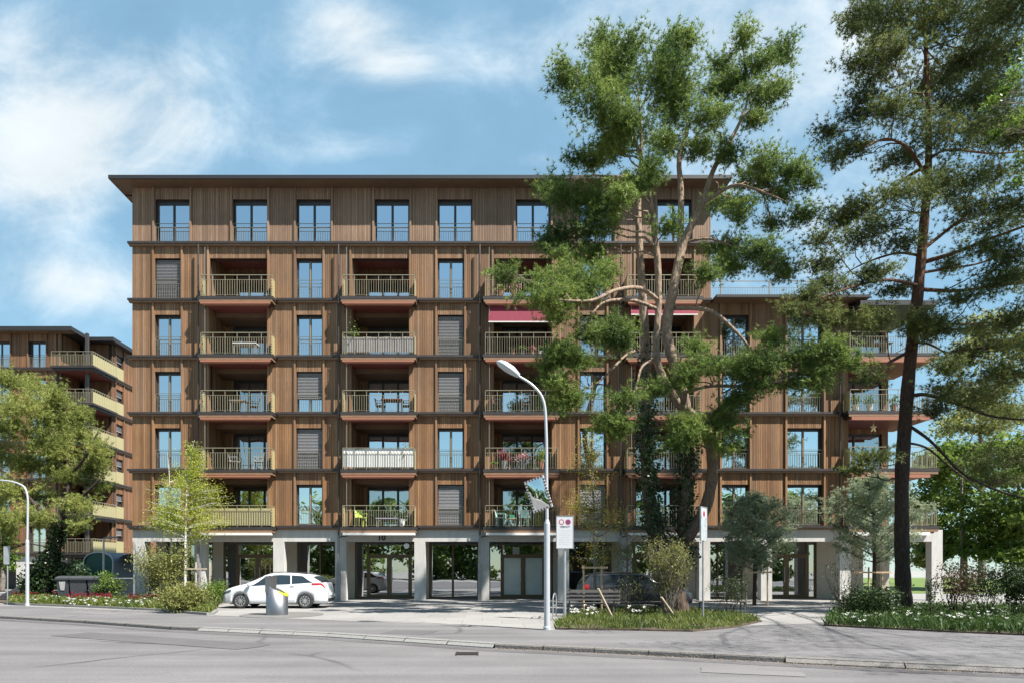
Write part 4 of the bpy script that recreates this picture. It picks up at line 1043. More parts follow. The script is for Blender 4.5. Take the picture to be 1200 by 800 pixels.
LP, lpaths = pine('pine_tree', 'bushy yellow green pine with an ivy covered leaning trunk at the left edge', (T(52, 694, LY).x, LY, 0), [stL] + ll, LC, (M['bark_dark'], M['needle_yl']), LY, 21, 1.2, 12, .17, .0115, 1.8, nsubk=.62, grow=1.0, ln=.85)
rng = np.random.default_rng(4); ips = []; ids = []
for (x0, y0), (x1, y1), rad, n in (((46, 694), (60, 655), .75, 3000), ((60, 655), (72, 612), .45, 1800), ((88, 690), (82, 668), .9, 1600), ((38, 692), (36, 678), .7, 1200)):
    p, q = np.array(T(x0, y0, LY)), np.array(T(x1, y1, LY)); t = rng.random((n, 1)); d = nrm(rng.normal(size=(n, 3)))
    ips.append(p * (1 - t) + q * t + d * rad * rng.random((n, 1)) ** .5); ids.append(d)
np_obj('ivy', leaves(rng, np.concatenate(ips), np.concatenate(ids), .07, .75, .2), 4, M['leaf_ivy'], LP, inv_of(LP))

# ---- two staked young pines
def young_pine(px, base_y, top, rx, label, seed, hue='needle_bl'):
    Y = F * CAMZ / (base_y - VY); k = Y / F; rng = np.random.default_rng(seed); random.seed(seed)
    root = thing('young_pine_tree', label, 'tree', (T(px, base_y, Y).x, Y, 0), 0, 'staked young pines'); inv = inv_of(root)
    tb = MB(); zt = CAMZ + (VY - top) * k; x = root.location.x
    tb.tube([(x, Y, 0), (x + .03, Y, zt * .4), (x - .02, Y, zt * .75), (x, Y, zt)], [.09, .075, .05, .012], 8)
    nv = []; R = rx * k; zc = zt * .33
    n = 34
    for i in range(n):
        t = (i + .5) / n; z = zc + (zt - zc) * t; a = i * 2.4
        prof = math.sin(PI * min(1, (t * .82 + .18))) ** .8
        L = R * prof * random.uniform(.75, 1.1); e = Vector((x + math.cos(a) * L, Y + math.sin(a) * L, z + L * .45))
        s = Vector((x, Y, z - .1)); path = bend(s, e, -.06, 4, .04); tb.tube(path, [.03, .025, .02, .014, .006], 5, False)
        for f in (.35, .55, .75, .92, 1.0):
            p = np.array(s.lerp(e, f)); pos, d, _s = spray_pts(rng, p, (.24, .24, .2), 11, 4, .34)
            nv.append(needles(rng, pos, d, 12, .12, .0095, .55))
    m = 40; pos = np.array([x, Y, zt - .3]) + rng.normal(size=(m, 3)) * np.array([.12, .12, .3]); nv.append(needles(rng, pos, nrm(rng.normal(size=(m, 3)) * .4 + np.array([0, 0, 1])), 11, .12, .008, .5))
    tb.build('trunk', M['bark_dark'], root, inv, smooth=True); np_obj('crown', np.concatenate(nv), 3, M[hue], root, inv)
    return root
young_pine(884, 709, 583, 40, 'staked young blue green pine between two concrete columns', 31)
young_pine(1024, 708, 562, 52, 'larger staked young blue green pine beside the tall red trunk', 32)
def stake_frame(name, label, xs, y_top, base_y, cross, mat, group=None, thick=.07, back=None):
    Y = F * CAMZ / (base_y - VY); root = thing(name, label, 'tree stake', (T(xs[0], base_y, Y).x, Y, 0), 0, group); inv = inv_of(root)
    for j, px in enumerate(xs):
        p = MB(); a = T(px, base_y, Y); c = T(px, y_top, Y); yo = .5 * (j % 2)
        p.tube([(a.x, Y + yo, 0), (c.x, Y + yo, c.z)], thick / 2, 8); p.build('post', mat, root, inv)
    p = MB(); p.bar(T(cross[0], cross[2], Y - thick * .6), T(cross[1], cross[2], Y - thick * .6), thick, thick); p.build('cross_rail', mat, root, inv)
    return root
stake_frame('tree_stake', 'timber stake frame round the trunk of the smaller young pine', (874.5, 905.5), 664, 710.5, (872, 907, 670), M['stake'])
stake_frame('tree_stake', 'timber stake frame round the trunk of the larger young pine', (1018, 1042), 664, 709, (1000, 1044, 670), M['stake'])
stake_frame('tree_stake', 'pale timber stake frame beside the birch trunks', (229.5, 240.5), 658, 706, (217, 242, 666), M['palestake'])
stake_frame('tree_stake', 'reddish timber stake frame behind the park bench', (684, 708), 662, 719, (682, 712, 664.5), M['stake'])

# ---- birches and thin young trees
def slim_tree(name, label, px, base_y, path, crown, leafmat_, barkmat, seed, leaf, n_per, rbase=.07, group=None, blen=1.0):
    """path: (px,py) up the stem; crown: (px,py,rx,ry) masses of fine twigs and small leaves"""
    Y = F * CAMZ / (base_y - VY); k = Y / F; rng = np.random.default_rng(seed); random.seed(seed)
    root = thing(name, label, 'tree', (T(px, base_y, Y).x, Y, 0), 0, group); inv = inv_of(root)
    tb = MB(); m = len(path)
    o, r = smooth_path([(T(x, y, Y), rbase * (1 - .92 * i / (m - 1))) for i, (x, y) in enumerate(path)], 6)
    tb.tube(o, r, 8); skel = list(zip(o, r)); lv = []
    for c in crown:
        cc = T(c[0], c[1], Y + random.uniform(-.5, .5) * c[2] * k); rr = np.array((c[2] * k, c[2] * k * .8, c[3] * k))
        nsub = max(5, int(24 * (rr[0] * rr[2]) ** .6))
        s = nrm(rng.normal(size=(nsub, 3))) * (rng.random((nsub, 1)) ** .4)
        for e in np.array(cc) + s * rr:
            e = Vector(e); best = min(skel, key=lambda q: (q[0] - e).length + (2.0 * max(0, q[0].z - e.z + .25)))
            pth = bend(best[0], e, .06, 4, .05); tb.tube(pth, [.014, .011, .008, .006, .003], 4, False)
            for f in (.35, .55, .7, .8, .9, 1.0):
                q = np.array(best[0].lerp(e, f)); mm = n_per
                pos = q + rng.normal(size=(mm, 3)) * (.10 + .05 * f); lv.append(leaves(rng, pos, nrm(rng.normal(size=(mm, 3))), leaf, .6, .3))
    tb.build('trunk', barkmat, root, inv, smooth=True); np_obj('crown', np.concatenate(lv), 4, leafmat_, root, inv)
    return root
slim_tree('birch_tree', 'taller young birch in yellow green leaf with a white trunk', 217, 706, [(217, 706), (217, 650), (218, 590), (221, 545), (228, 515)], [(228, 530, 12, 14), (222, 560, 36, 18), (205, 585, 38, 20), (250, 580, 28, 16), (218, 600, 42, 20), (190, 610, 24, 12), (248, 610, 26, 10), (225, 622, 30, 12), (232, 545, 18, 12)],
          M['leaf_birch'], M['bark_birch'], 41, .032, 15, .075, 'young birches')
slim_tree('birch_tree', 'smaller thin birch just left of the taller birch', 201, 705, [(201, 705), (201, 650), (200, 600), (198, 550), (196, 530)], [(196, 575, 26, 26), (188, 600, 26, 18), (205, 610, 20, 14), (180, 615, 20, 10)],
          M['leaf_birch'], M['bark_birch'], 42, .026, 8, .05, 'young birches')
slim_tree('young_tree', 'thin young tree with sparse yellow leaves behind the zone sign', 697, 716, [(697, 716), (697, 660), (696, 600), (694, 550), (693, 505)], [(694, 520, 18, 20), (690, 555, 34, 22), (700, 585, 36, 20), (680, 600, 28, 16), (712, 608, 30, 14), (698, 640, 36, 18), (672, 590, 14, 20)],
          M['leaf_yellow'], M['bark_grey'], 43, .03, 7, .07, 'thin yellow leaved young trees')
slim_tree('young_tree', 'thin young tree with bare wiry twigs left of the large pine fork', 735, 717, [(735, 717), (735, 665), (734, 620), (730, 590)], [(735, 612, 26, 16), (745, 640, 22, 22), (725, 645, 20, 16), (738, 665, 22, 14)],
          M['leaf_olive'], M['bark_grey'], 44, .028, 6, .05, 'thin yellow leaved young trees')

# ---- broadleaf trees behind and beside
def broad_tree(name, label, px, Y, clumps, leafm, seed, leaf=.16, dens=1.0, trunk=.25, group=None, spread=2.0, bm='bark_grey', nsub=26, basez=0):
    rng = np.random.default_rng(seed); random.seed(seed); k = Y / F
    x = (px - VX) * k; root = thing(name, label, 'tree', (x, Y, 0), 0, group); inv = inv_of(root)
    tb = MB(); top = min(c[1] for c in clumps if c[0] != 'w'); zt = CAMZ + (VY - top) * k * .9
    o, r = smooth_path([((x, Y, basez), trunk), ((x + .1, Y, zt * .3), trunk * .75), ((x - .1, Y, zt * .65), trunk * .45), ((x, Y, zt), trunk * .1)], 5)
    tb.tube(o, r, 9); lv = []
    for c in clumps:
        if c[0] == 'w': cc = Vector(c[1:4]); rr = (c[4], c[4], c[5])
        else: cc = T(c[0], c[1], Y + random.uniform(-spread, spread)); rr = (c[2] * k, (c[2] + c[3]) * .5 * k, c[3] * k)
        pos, d, sub = clump_pts(rng, cc, rr, nsub, int(40 * dens * (3.5 if c[0] == 'w' else 1)), .27, .4)
        lv.append(leaves(rng, pos, d, leaf, .6, .9)); limbs_to(tb, rng, list(zip(o, r)), cc, sub, .07, 5, sag=.1)
    tb.build('trunk', M[bm], root, inv, smooth=True); np_obj('crown', np.concatenate(lv), 4, M[leafm], root, inv)
    return root
GR = 'green trees behind the house'
broad_tree('broadleaf_tree', 'bright green layered tree directly right of the concrete passage', 1128, 50, [(1100, 585, 34, 26), (1140, 560, 40, 30), (1120, 620, 40, 22), (1160, 600, 36, 28), (1105, 645, 26, 14), (1150, 640, 36, 18), (1095, 550, 24, 22), (1130, 530, 30, 20)], 'leaf_mid', 51, .17, 1.6, .3, GR, 2.5)
broad_tree('broadleaf_tree', 'bright green tree cut by the right picture edge', 1195, 46, [(1190, 560, 34, 30), (1210, 600, 40, 34), (1180, 620, 30, 22), (1200, 650, 36, 18), (1185, 525, 30, 22), (1225, 545, 34, 32)], 'leaf_mid', 52, .16, 1.6, .3, GR, 2.5)
broad_tree('broadleaf_tree', 'pale yellowish spring tree rising behind the scots pine branches', 1150, 62, [(1130, 420, 26, 26), (1160, 390, 30, 28), (1185, 430, 30, 34), (1145, 465, 34, 24), (1120, 500, 28, 22), (1175, 490, 36, 28), (1200, 390, 26, 30), (1110, 535, 24, 20), (1150, 530, 40, 22)], 'leaf_pale', 53, .15, 1.3, .35, GR, 3)
broad_tree('broadleaf_tree', 'white blossoming bushy tree seen through the concrete passage', 1086, 56, [(1082, 640, 16, 14), (1086, 655, 16, 12), (1078, 625, 14, 14), (1090, 615, 14, 14), (1070, 600, 20, 14)], 'leaf_pale', 54, .12, 1.2, .15, None, 1)
broad_tree('broadleaf_tree', 'tree outside the right edge whose bright leafy sprays hang into the upper right corner', 1290, 20, [(1188, 92, 14, 12), (1160, 122, 10, 9), (1192, 140, 12, 12), (1166, 160, 8, 8), (1198, 62, 12, 16), (1178, 108, 9, 8), (1196, 190, 8, 14), (1250, 120, 50, 60), (1280, 60, 60, 60), (1190, 215, 10, 8), (1250, 230, 40, 50), ('w', 15.5, 9.5, 13.5, 2.6, 1.5), ('w', 18.5, 9, 13, 2.8, 1.6), ('w', 13.0, 8.6, 13, 2.0, 1.2), ('w', 17, 12, 14.5, 2.6, 1.6), ('w', 12.6, 11.4, 15.0, 1.6, 1.0), ('w', 20.5, 11.5, 12, 2.6, 1.6), ('w', 15.5, 6.5, 12.5, 2.2, 1.2)], 'leaf_green', 55, .045, .35, .22, None, 1.0, nsub=14)
broad_tree('broadleaf_tree', 'dense green tree far behind the neighbour at the left edge', 2, 45, [(-5, 640, 20, 20), (6, 660, 12, 14), (-20, 610, 30, 30)], 'leaf_green', 56, .14, 1.2, .2, None, 1)

# ---- shrubs
def shrub(name, label, px, base_y, rx, h, leafm, seed, leaf=.04, n_leaf=3500, stems=9, bm='bark_dark', top_heavy=.6, group=None, spread=.35, stem_r=.018, cat='shrub'):
    Y = F * CAMZ / (base_y - VY); k = Y / F; rng = np.random.default_rng(seed); random.seed(seed)
    x = (px - VX) * k; root = thing(name, label, cat, (x, Y, 0), 0, group); inv = inv_of(root)
    R = rx * k; H = h * k; tb = MB(); tips = []
    for i in range(stems):
        a = i * 2.4 + random.random(); rr = R * math.sqrt(random.random()); f = random.uniform(.65, 1.0)
        e = Vector((x + math.cos(a) * rr, Y + math.sin(a) * rr * .8, H * f)); s = Vector((x + math.cos(a) * R * .18, Y + math.sin(a) * R * .18, 0))
        pth = bend(s, e, .0, 5, .04 * H); pth[1].x = s.x * .8 + pth[1].x * .2; tb.tube(pth, [stem_r * (1 - .15 * j) for j in range(6)], 5, False)
        for j in range(3):
            t = random.uniform(.45, .95); p = pth[int(t * 5)]; q = p + Vector((random.uniform(-1, 1) * R * .4, random.uniform(-1, 1) * R * .4, random.uniform(.05, .3) * H))
            q.z = min(q.z, H * 1.02); tb.tube(bend(p, q, .02, 3, .02), [stem_r * .5, stem_r * .4, stem_r * .3, stem_r * .1], 4, False); tips += [p.lerp(q, f) for f in (.5, .75, 1.0)]
        tips += [pth[4], pth[5]]
    ti = rng.integers(0, len(tips), n_leaf); tp = np.array([tuple(t) for t in tips])[ti]
    pos = tp + rng.normal(size=(n_leaf, 3)) * spread * min(R, H) * np.array([.7, .7, .6]); pos[:, 2] = np.clip(pos[:, 2], .06, None)
    tb.build('stems', M[bm], root, inv, smooth=True)
    np_obj('foliage', leaves(rng, pos, nrm(rng.normal(size=(n_leaf, 3))), leaf, .55, .4), 4, M[leafm], root, inv)
    return root
shrub('shrub', 'loose green shrub in front of the left end column', 190, 709, 28, 66, 'leaf_olive', 61, .045, 5200, 16, spread=.28)
shrub('shrub', 'dense rounded yellow green hedge shrub at the bed corner', 215, 717, 28, 27, 'leaf_olive', 62, .04, 6500, 14, spread=.3)
shrub('shrub', 'low green shrub by the front of the white car', 250, 712, 17, 30, 'leaf_green', 63, .035, 2600, 9, spread=.32)
shrub('shrub', 'light green shrub in front of the mesh fence', 128, 706, 17, 32, 'leaf_green', 64, .05, 1500, 8, spread=.35)
shrub('shrub', 'rounded green shrub left of the waste bins', 84, 694, 22, 30, 'leaf_green', 65, .06, 2200, 9, spread=.35)
shrub('shrub', 'tall vase shaped shrub with many brown stems at the foot of the large pine', 783, 722, 30, 92, 'leaf_olive', 66, .03, 5200, 60, 'bark_grey', spread=.13, stem_r=.013)
shrub('shrub', 'small dark twiggy shrub between the narrow sign and the young pine', 856, 720, 24, 44, 'leaf_dark', 67, .03, 1200, 12, spread=.2, stem_r=.011)
shrub('shrub', 'bare twiggy shrub left of the dark round bush', 990, 724, 26, 80, 'leaf_dark', 68, .025, 500, 16, spread=.12, stem_r=.011)
shrub('shrub', 'low dark evergreen bush at the foot of the tall right trunk', 1019, 724, 34, 31, 'leaf_dark', 69, .04, 6500, 16, spread=.3)
shrub('shrub', 'dark reddish twiggy shrub right of the concrete passage', 1120, 726, 28, 66, 'leaf_red', 70, .035, 1800, 18, spread=.2, stem_r=.013)
shrub('shrub', 'olive twiggy shrub in front of the bright lawn', 1155, 722, 30, 62, 'leaf_dark', 71, .035, 2200, 18, spread=.22, stem_r=.012)
shrub('shrub', 'dark shrub at the right picture edge', 1192, 728, 26, 66, 'leaf_dark', 72, .045, 2600, 14, spread=.25, stem_r=.012)
shrub('shrub', 'thin sapling with few leaves right of the tall trunk', 1092, 730, 10, 50, 'leaf_dark', 73, .03, 350, 5, spread=.2, stem_r=.01)
shrub('shrub', 'thin shrub growing over the crossing stake near the bench', 742, 722, 24, 46, 'leaf_olive', 74, .025, 260, 10, 'bark_dark', spread=.15, stem_r=.01)

# ---- ground cover (uncountable)
def in_poly(p, poly):
    x, y = p[:, 0], p[:, 1]; c = np.zeros(len(p), bool); j = len(poly) - 1
    for i in range(len(poly)):
        xi, yi = poly[i]; xj, yj = poly[j]
        c ^= ((yi > y) != (yj > y)) & (x < (xj - xi) * (y - yi) / (yj - yi + 1e-12) + xi); j = i
    return c
def scatter(rng, poly, n):
    a = np.array(poly); lo, hi = a.min(0), a.max(0); out = np.zeros((0, 2))
    while len(out) < n:
        p = lo + rng.random((n * 2, 2)) * (hi - lo); out = np.concatenate([out, p[in_poly(p, poly)]])
    return out[:n]
def blades(rng, xy, h, w, lean=.45):
    n = len(xy); p = np.concatenate([xy, np.full((n, 1), .045)], 1)
    d = nrm(np.concatenate([rng.normal(size=(n, 2)) * lean, np.ones((n, 1))], 1)); a = rng.random((n, 1)) * 2 * PI
    s = np.concatenate([np.cos(a), np.sin(a), np.zeros((n, 1))], 1) * w
    hh = h * (.4 + .9 * rng.random((n, 1)))
    return np.stack([p - s, p + s, p + d * hh * .6 + s * .8, p + d * hh + np.array([0, 0, -.02])], 1).reshape(-1, 3)
rng = np.random.default_rng(77)
def patchy(xy, sc, thr):
    v = np.sin(xy[:, 0] * sc + 1.3) * np.sin(xy[:, 1] * sc * 1.4) + .5 * np.sin(xy[:, 0] * sc * 2.7 + xy[:, 1] * sc * 2.1); return xy[v + rng.normal(size=len(xy)) * .4 > thr]
tag(np_obj('grass', blades(rng, patchy(scatter(rng, BED_M, 17000), 2.2, -.35), .20, .011, .6), 4, M['grass']), 'rough spring grass in the bed under the large pine', 'grass', kind='stuff')
tag(np_obj('ground_cover', np.concatenate([blades(rng, scatter(rng, BED_R, 15000), .3, .016), leaves(rng, np.concatenate([scatter(rng, BED_R, 9000), .06 + .28 * rng.random((9000, 1))], 1), nrm(rng.normal(size=(9000, 3))), .05, .5, .5)]), 4, M['grass_dk']), 'leafy ground cover in the shaded right bed', 'ground cover', kind='stuff')
fl = BED_L[:8] + [g2(262, 708), g2(150, 704), g2(20, 700)]
tag(np_obj('ground_cover', np.concatenate([blades(rng, scatter(rng, fl, 12000), .38, .016), leaves(rng, np.concatenate([scatter(rng, fl, 6000), .06 + .3 * rng.random((6000, 1))], 1), nrm(rng.normal(size=(6000, 3))), .06, .5, .5)]), 4, M['grass']), 'green leaves and stalks filling the left flower bed', 'ground cover', kind='stuff')
def flowers(name, pts, h, size, mat, label, cat):
    n = len(pts); z = h * (.7 + .5 * rng.random((n, 1))); c = np.concatenate([pts, z], 1); v = []
    for k in range(5):
        a = 2 * PI * k / 5 + rng.random((n, 1)); d = np.concatenate([np.cos(a), np.sin(a), np.full((n, 1), .9)], 1)
        t = np.concatenate([-np.sin(a), np.cos(a), np.zeros((n, 1))], 1)
        v.append(np.stack([c, c + d * size * .5 + t * size * .45, c + d * size * 1.0, c + d * size * .5 - t * size * .45], 1).reshape(-1, 3))
    return tag(np_obj(name, np.concatenate(v), 4, mat), label, cat, kind='stuff')
M['tulip'] = leafmat('tulip petals', [(.20, .012, .03), (.32, .02, .05), (.42, .04, .07), (.30, .015, .09)], .35, 2.0)
M['whitefl'] = leafmat('white petals', [(.7, .7, .66), (.78, .77, .72), (.8, .8, .78)], .3, 2.0)
def band(x0, x1, ya, yb, n):
    px = rng.uniform(x0, x1, n); py = rng.uniform(ya, yb, n); Y = F * CAMZ / (py - VY)
    return np.stack([(px - VX) * Y / F, Y], 1)
flowers('tulips', np.concatenate([band(78, 130, 706, 710, 90), band(150, 195, 707, 711, 80), band(14, 66, 704, 707, 26)]), .42, .06, M['tulip'], 'drift of dark red tulips in the left flower bed', 'tulips')
flowers('white_flowers', np.concatenate([band(70, 250, 708, 716, 110), band(30, 70, 706, 709, 16)]), .32, .06, M['whitefl'], 'scattered white flowers along the left bed edge', 'flowers')
flowers('white_flowers', np.concatenate([band(668, 700, 719, 730, 26), band(735, 760, 720, 728, 10)]), .3, .07, M['whitefl'], 'white daffodils in the grass by the zone sign', 'flowers')
flowers('white_flowers', patchy(band(985, 1200, 724, 738, 130), 1.7, .2), .3, .055, M['whitefl'], 'white flowers among the leaves of the right bed', 'flowers')
# dry leaves lying along the kerb of the right half
xy = np.array([(p.x + random.gauss(0, .02), p.y - .08 - abs(random.gauss(0, .07))) for p in resample([KERB[i] for i in (5, 6, 7, 8, 9)], .014)])
tag(np_obj('leaf_litter', leaves(rng, np.concatenate([xy, np.full((len(xy), 1), RZ + .015)], 1), nrm(rng.normal(size=(len(xy), 3)) * np.array([1, 1, .1])), .014, .6, 3), 4, M['leaf_red'] if False else leafmat('dry leaves', [(.16, .09, .04), (.26, .16, .07), (.33, .22, .1)], .1, 5)), 'dry brown leaves gathered along the kerb', 'leaf litter', kind='stuff')
# the wood on the other side of the street, which the panes mirror
rng = np.random.default_rng(99); lv = []
for i in range(34):
    x = -78 + i * 4.7 + rng.normal(); y = -30 + rng.normal() * 4; h = 9 + rng.random() * 5
    for j in range(9):
        pos, d, s = clump_pts(rng, (x + rng.normal() * 2.2, y + rng.normal() * 2, h * (.06 + .105 * j)), (3.0, 2.6, 1.7), 14, 24, .28, .5)
        lv.append(leaves(rng, pos, d, .33, .6, .7))
tag(np_obj('woodland', np.concatenate(lv), 4, M['leaf_mid']), 'row of broadleaf trees across the street mirrored in the panes', 'woodland', kind='stuff')
# =================================================================== street things
# ---- cars: a lofted body with glass, lights, doors and wheels
def ip(x, tab): return float(np.interp(x, [t[0] for t in tab], [t[1] for t in tab]))
def car(name, label, loc, rotz, S, paint):
    root = thing(name, label, 'car', loc, rotz)
    L2 = S['L'] / 2; ax = S['axles']; WR = S['wr']; AR = WR + .055
    def sm(x, tab): return (ip(x - .05, tab) + 2 * ip(x, tab) + ip(x + .05, tab)) / 4
    def section(x):
        zt = sm(x, S['top']); w = sm(x, S['half']); zb = sm(x, S['sill']); be = min(sm(x, S['belt']), zt - .03)
        arch = zb
        for a in ax:
            if abs(x - a) < AR: arch = max(arch, WR + math.sqrt(AR * AR - (x - a) ** 2))
        cab = max(0, zt - be); we = w - .02 - .40 * max(0, cab - .05)
        zm = max((zb + be) * .52, arch + .03)
        mid2 = max(zm + .02, be - .10)
        return [(0, .2), (w - .12, .2), (w - .03, max(arch, zb)), (w - .005, max(arch + .015, zb + .09)), (w, zm), (w - .002, mid2), (w - .025, be), (we, zt - .06 * min(1, cab / .3) - .012), (we - .11, zt - .012), (we * .4, zt), (0, zt + .004)]
    xs = sorted(set([-L2 + S['L'] * i / 110 for i in range(111)] + [a + s * AR * .999 for a in ax for s in (-1, 1)]))
    secs = [section(x) for x in xs]; n = len(secs[0])
    def pt(x, s, side=1, off=0.0):
        """point on the skin: s counts along the section"""
        q = section(x); i = min(int(s), n - 2); t = s - i
        y = q[i][0] * (1 - t) + q[i + 1][0] * t; z = q[i][1] * (1 - t) + q[i + 1][1] * t
        if off:
            dy = q[i + 1][1] - q[i][1]; dz = -(q[i + 1][0] - q[i][0]); l = math.hypot(dy, dz) + 1e-9
            y += off * dy / l; z += off * dz / l
        return (x, side * y, z)
    b = MB()
    for side in (1, -1):
        k = len(b.v)
        for x, q in zip(xs, secs): b.v += [(x, side * y, z) for y, z in q]
        for i in range(len(xs) - 1):
            for j in range(n - 1):
                a = k + i * n + j; f = (a, a + 1, a + n + 1, a + n); b.f.append(f if side > 0 else f[::-1])
    for x, q in ((xs[0], secs[0]), (xs[-1], secs[-1])):
        b.face([(x, y, z) for y, z in q] + [(x, -y, z) for y, z in reversed(q)])
    body = b.build('body', paint, root, smooth=True)
    def patch(nm, mat, x0, x1, s0, s1, off, sides=(1, -1), nx=10, ns=6, par=root, x0t=None, x1t=None):
        o = None
        for sd_ in sides:
            p = MB(); xa = x0 if x0t is None else x0t; xb = x1 if x1t is None else x1t
            p.grid(lambda u, v: pt((x0 * (1 - v) + xa * v) * (1 - u) + (x1 * (1 - v) + xb * v) * u, s0 + (s1 - s0) * v, sd_, off), nx, ns)
            o = p.build(nm, mat, par, smooth=True)
        return o
    for (x0, x1, x0t, x1t) in S['side_glass']: patch('side_window', M['carglass_op'], x0, x1, 6.06, 6.95, .006, x0t=x0t, x1t=x1t)
    for (x0, x1) in S['doors']:
        for sd_ in (1, -1):
            p = MB(); p.grid(lambda u, v: pt(x0 + (x1 - x0) * u, 3.1 + 2.86 * v, sd_, .007), 12, 8); d = p.build('door', paint, root, smooth=True)
            h = MB(); hx = x0 + .18; q = pt(hx, 5.4, sd_, .01); h.bar((q[0] - .08, q[1] + sd_ * .012, q[2]), (q[0] + .08, q[1] + sd_ * .012, q[2]), .025); h.build('handle', M['black'] if S.get('dark') else paint, d)
    # windscreen and rear window across the roof line
    for nm, (xa, xb) in (('windscreen', S['screen']), ('rear_window', S['rearglass'])):
        p = MB(); m = MB()
        def fn(u, v):
            x = xa + (xb - xa) * v; s = 7.2 + 2.8 * (1 - abs(2 * u - 1)); q = pt(x, s, 1 if u >= .5 else -1)
            return (q[0] + S.get('push', .0) * 0, q[1], q[2] + .012)
        p.grid(fn, 16, 8); p.build(nm, M['carglass_op'], root, smooth=True)
    patch('headlight', M['lamp_glass'], *S['head'], .006); patch('taillight', M['tail_red'], *S['tail'], .008)
    g = MB(); fx = L2
    g.box(fx - .03, fx + .012, -.42, .42, .34, .50); g.build('grille', M['black'], root)
    g = MB(); g.box(-L2 - .012, -L2 + .05, -.5, .5, .26, .40); g.build('rear_bumper_insert', M['black'], root)
    g = MB(); g.box(-L2 - .018, -L2 + .02, -.26, .26, .52, .63); g.build('licence_plate', M['white'], root)
    g = MB(); g.box(-L2 + .35, L2 - .35, -.62, .62, .17, .7); g.build('underbody', M['black'], root)
    if S.get('rails'):
        g = MB()
        for sd_ in (1, -1):
            g.tube([pt(x, 8.0, sd_, .035) for x in np.linspace(S['rails'][0], S['rails'][1], 10)], .016, 6)
        g.build('roof_rail', M['black'], root)
    for sd_ in (1, -1):
        m = MB(); q = pt(S['mirror'], 6.1, sd_); m.lathe([(.01, -.07), (.07, -.05), (.08, .0), (.07, .05), (.01, .07)], (q[0], q[1] + sd_ * .12, q[2] + .06), 'y', 12); m.bar((q[0], q[1], q[2]), (q[0], q[1] + sd_ * .08, q[2] + .03), .03)
        m.build('wing_mirror', paint, root, smooth=True)
    hw = max(q for _, q in S['half'])
    for a in ax:
        for sd_ in (1, -1):
            c = (a, sd_ * (hw - .115), WR)
            t = MB(); t.lathe([(WR * .62, -.10), (WR * .95, -.10), (WR, -.07), (WR, .07), (WR * .95, .10), (WR * .66, .10), (WR * .64, .06)], c, 'y', 32); to = t.build('wheel', M['tyre'], root, smooth=True)
            r = MB(); y0 = c[1] + sd_ * .085
            r.lathe([(WR * .66, 0), (WR * .66, sd_ * .018), (WR * .6, sd_ * .02), (WR * .57, -sd_ * .03)], (a, y0, WR), 'y', 32, False)
            for kk in range(10):
                an = 2 * PI * kk / 10; r.bar((a + math.cos(an) * .03, y0 + sd_ * .012, WR + math.sin(an) * .03), (a + math.cos(an) * WR * .62, y0 + sd_ * .008, WR + math.sin(an) * WR * .62), .03, .02, (0, 1, 0))
            r.lathe([(.0, 0), (.05, 0), (.05, sd_ * .02), (0, sd_ * .025)], (a, y0 + sd_ * .005, WR), 'y', 16); r.build('rim', M['rim'], to)
    return root
M['carglass_op'] = simple('car window glass', (.02, .028, .034), .04, 0, .05, spec=.9)
M['carwhite'] = simple('white car paint', (.60, .61, .63), .25, 0, .01, coat=.6)
M['carblack'] = simple('dark car paint', (.045, .049, .055), .2, .3, .03, coat=.7)
M['lamp_glass'] = simple('headlamp glass', (.10, .11, .12), .08, .3, .3, 30)
M['tail_red'] = simple('red lamp glass', (.33, .02, .025), .15, 0, .1)
M['tyre'] = simple('tyre rubber', (.022, .021, .021), .85)
M['rim'] = simple('alloy rim', (.50, .50, .51), .35, .7, .05)
HATCH = dict(L=4.37, axles=(-1.33, 1.30), wr=.315, side_glass=[(.10, .95, .10, .36), (-.74, .05, -.70, .05), (-1.66, -.79, -1.22, -.75)], doors=[(-.02, 1.0), (-1.0, -.05)],
             top=[(-2.185, .58), (-2.16, .82), (-2.08, .99), (-1.86, 1.17), (-1.62, 1.33), (-1.35, 1.395), (-.9, 1.44), (-.3, 1.465), (.15, 1.44), (.5, 1.32), (1.18, 1.0), (1.5, .93), (1.85, .82), (2.08, .68), (2.185, .52)],
             half=[(-2.185, .62), (-2.1, .76), (-1.9, .86), (-1.3, .905), (1.2, .905), (1.7, .86), (2.0, .76), (2.12, .64), (2.185, .5)],
             sill=[(-2.185, .34), (-1.9, .27), (-1.3, .22), (1.3, .20), (2.0, .22), (2.185, .27)], belt=[(-2.185, 1.05), (-1.6, 1.04), (-.6, .96), (1.0, .90), (1.5, .85), (2.185, .62)],
             screen=(1.13, .42), rearglass=(-1.66, -2.0), head=(1.70, 2.08, 5.0, 5.9), tail=(-2.12, -1.60, 5.1, 5.95), mirror=.92, rails=(-1.4, .2))
car('parked_car', 'white hatchback car parked side on in front of the left shop bays', (-8.55, 27.3, 0), PI, HATCH, M['carwhite'])
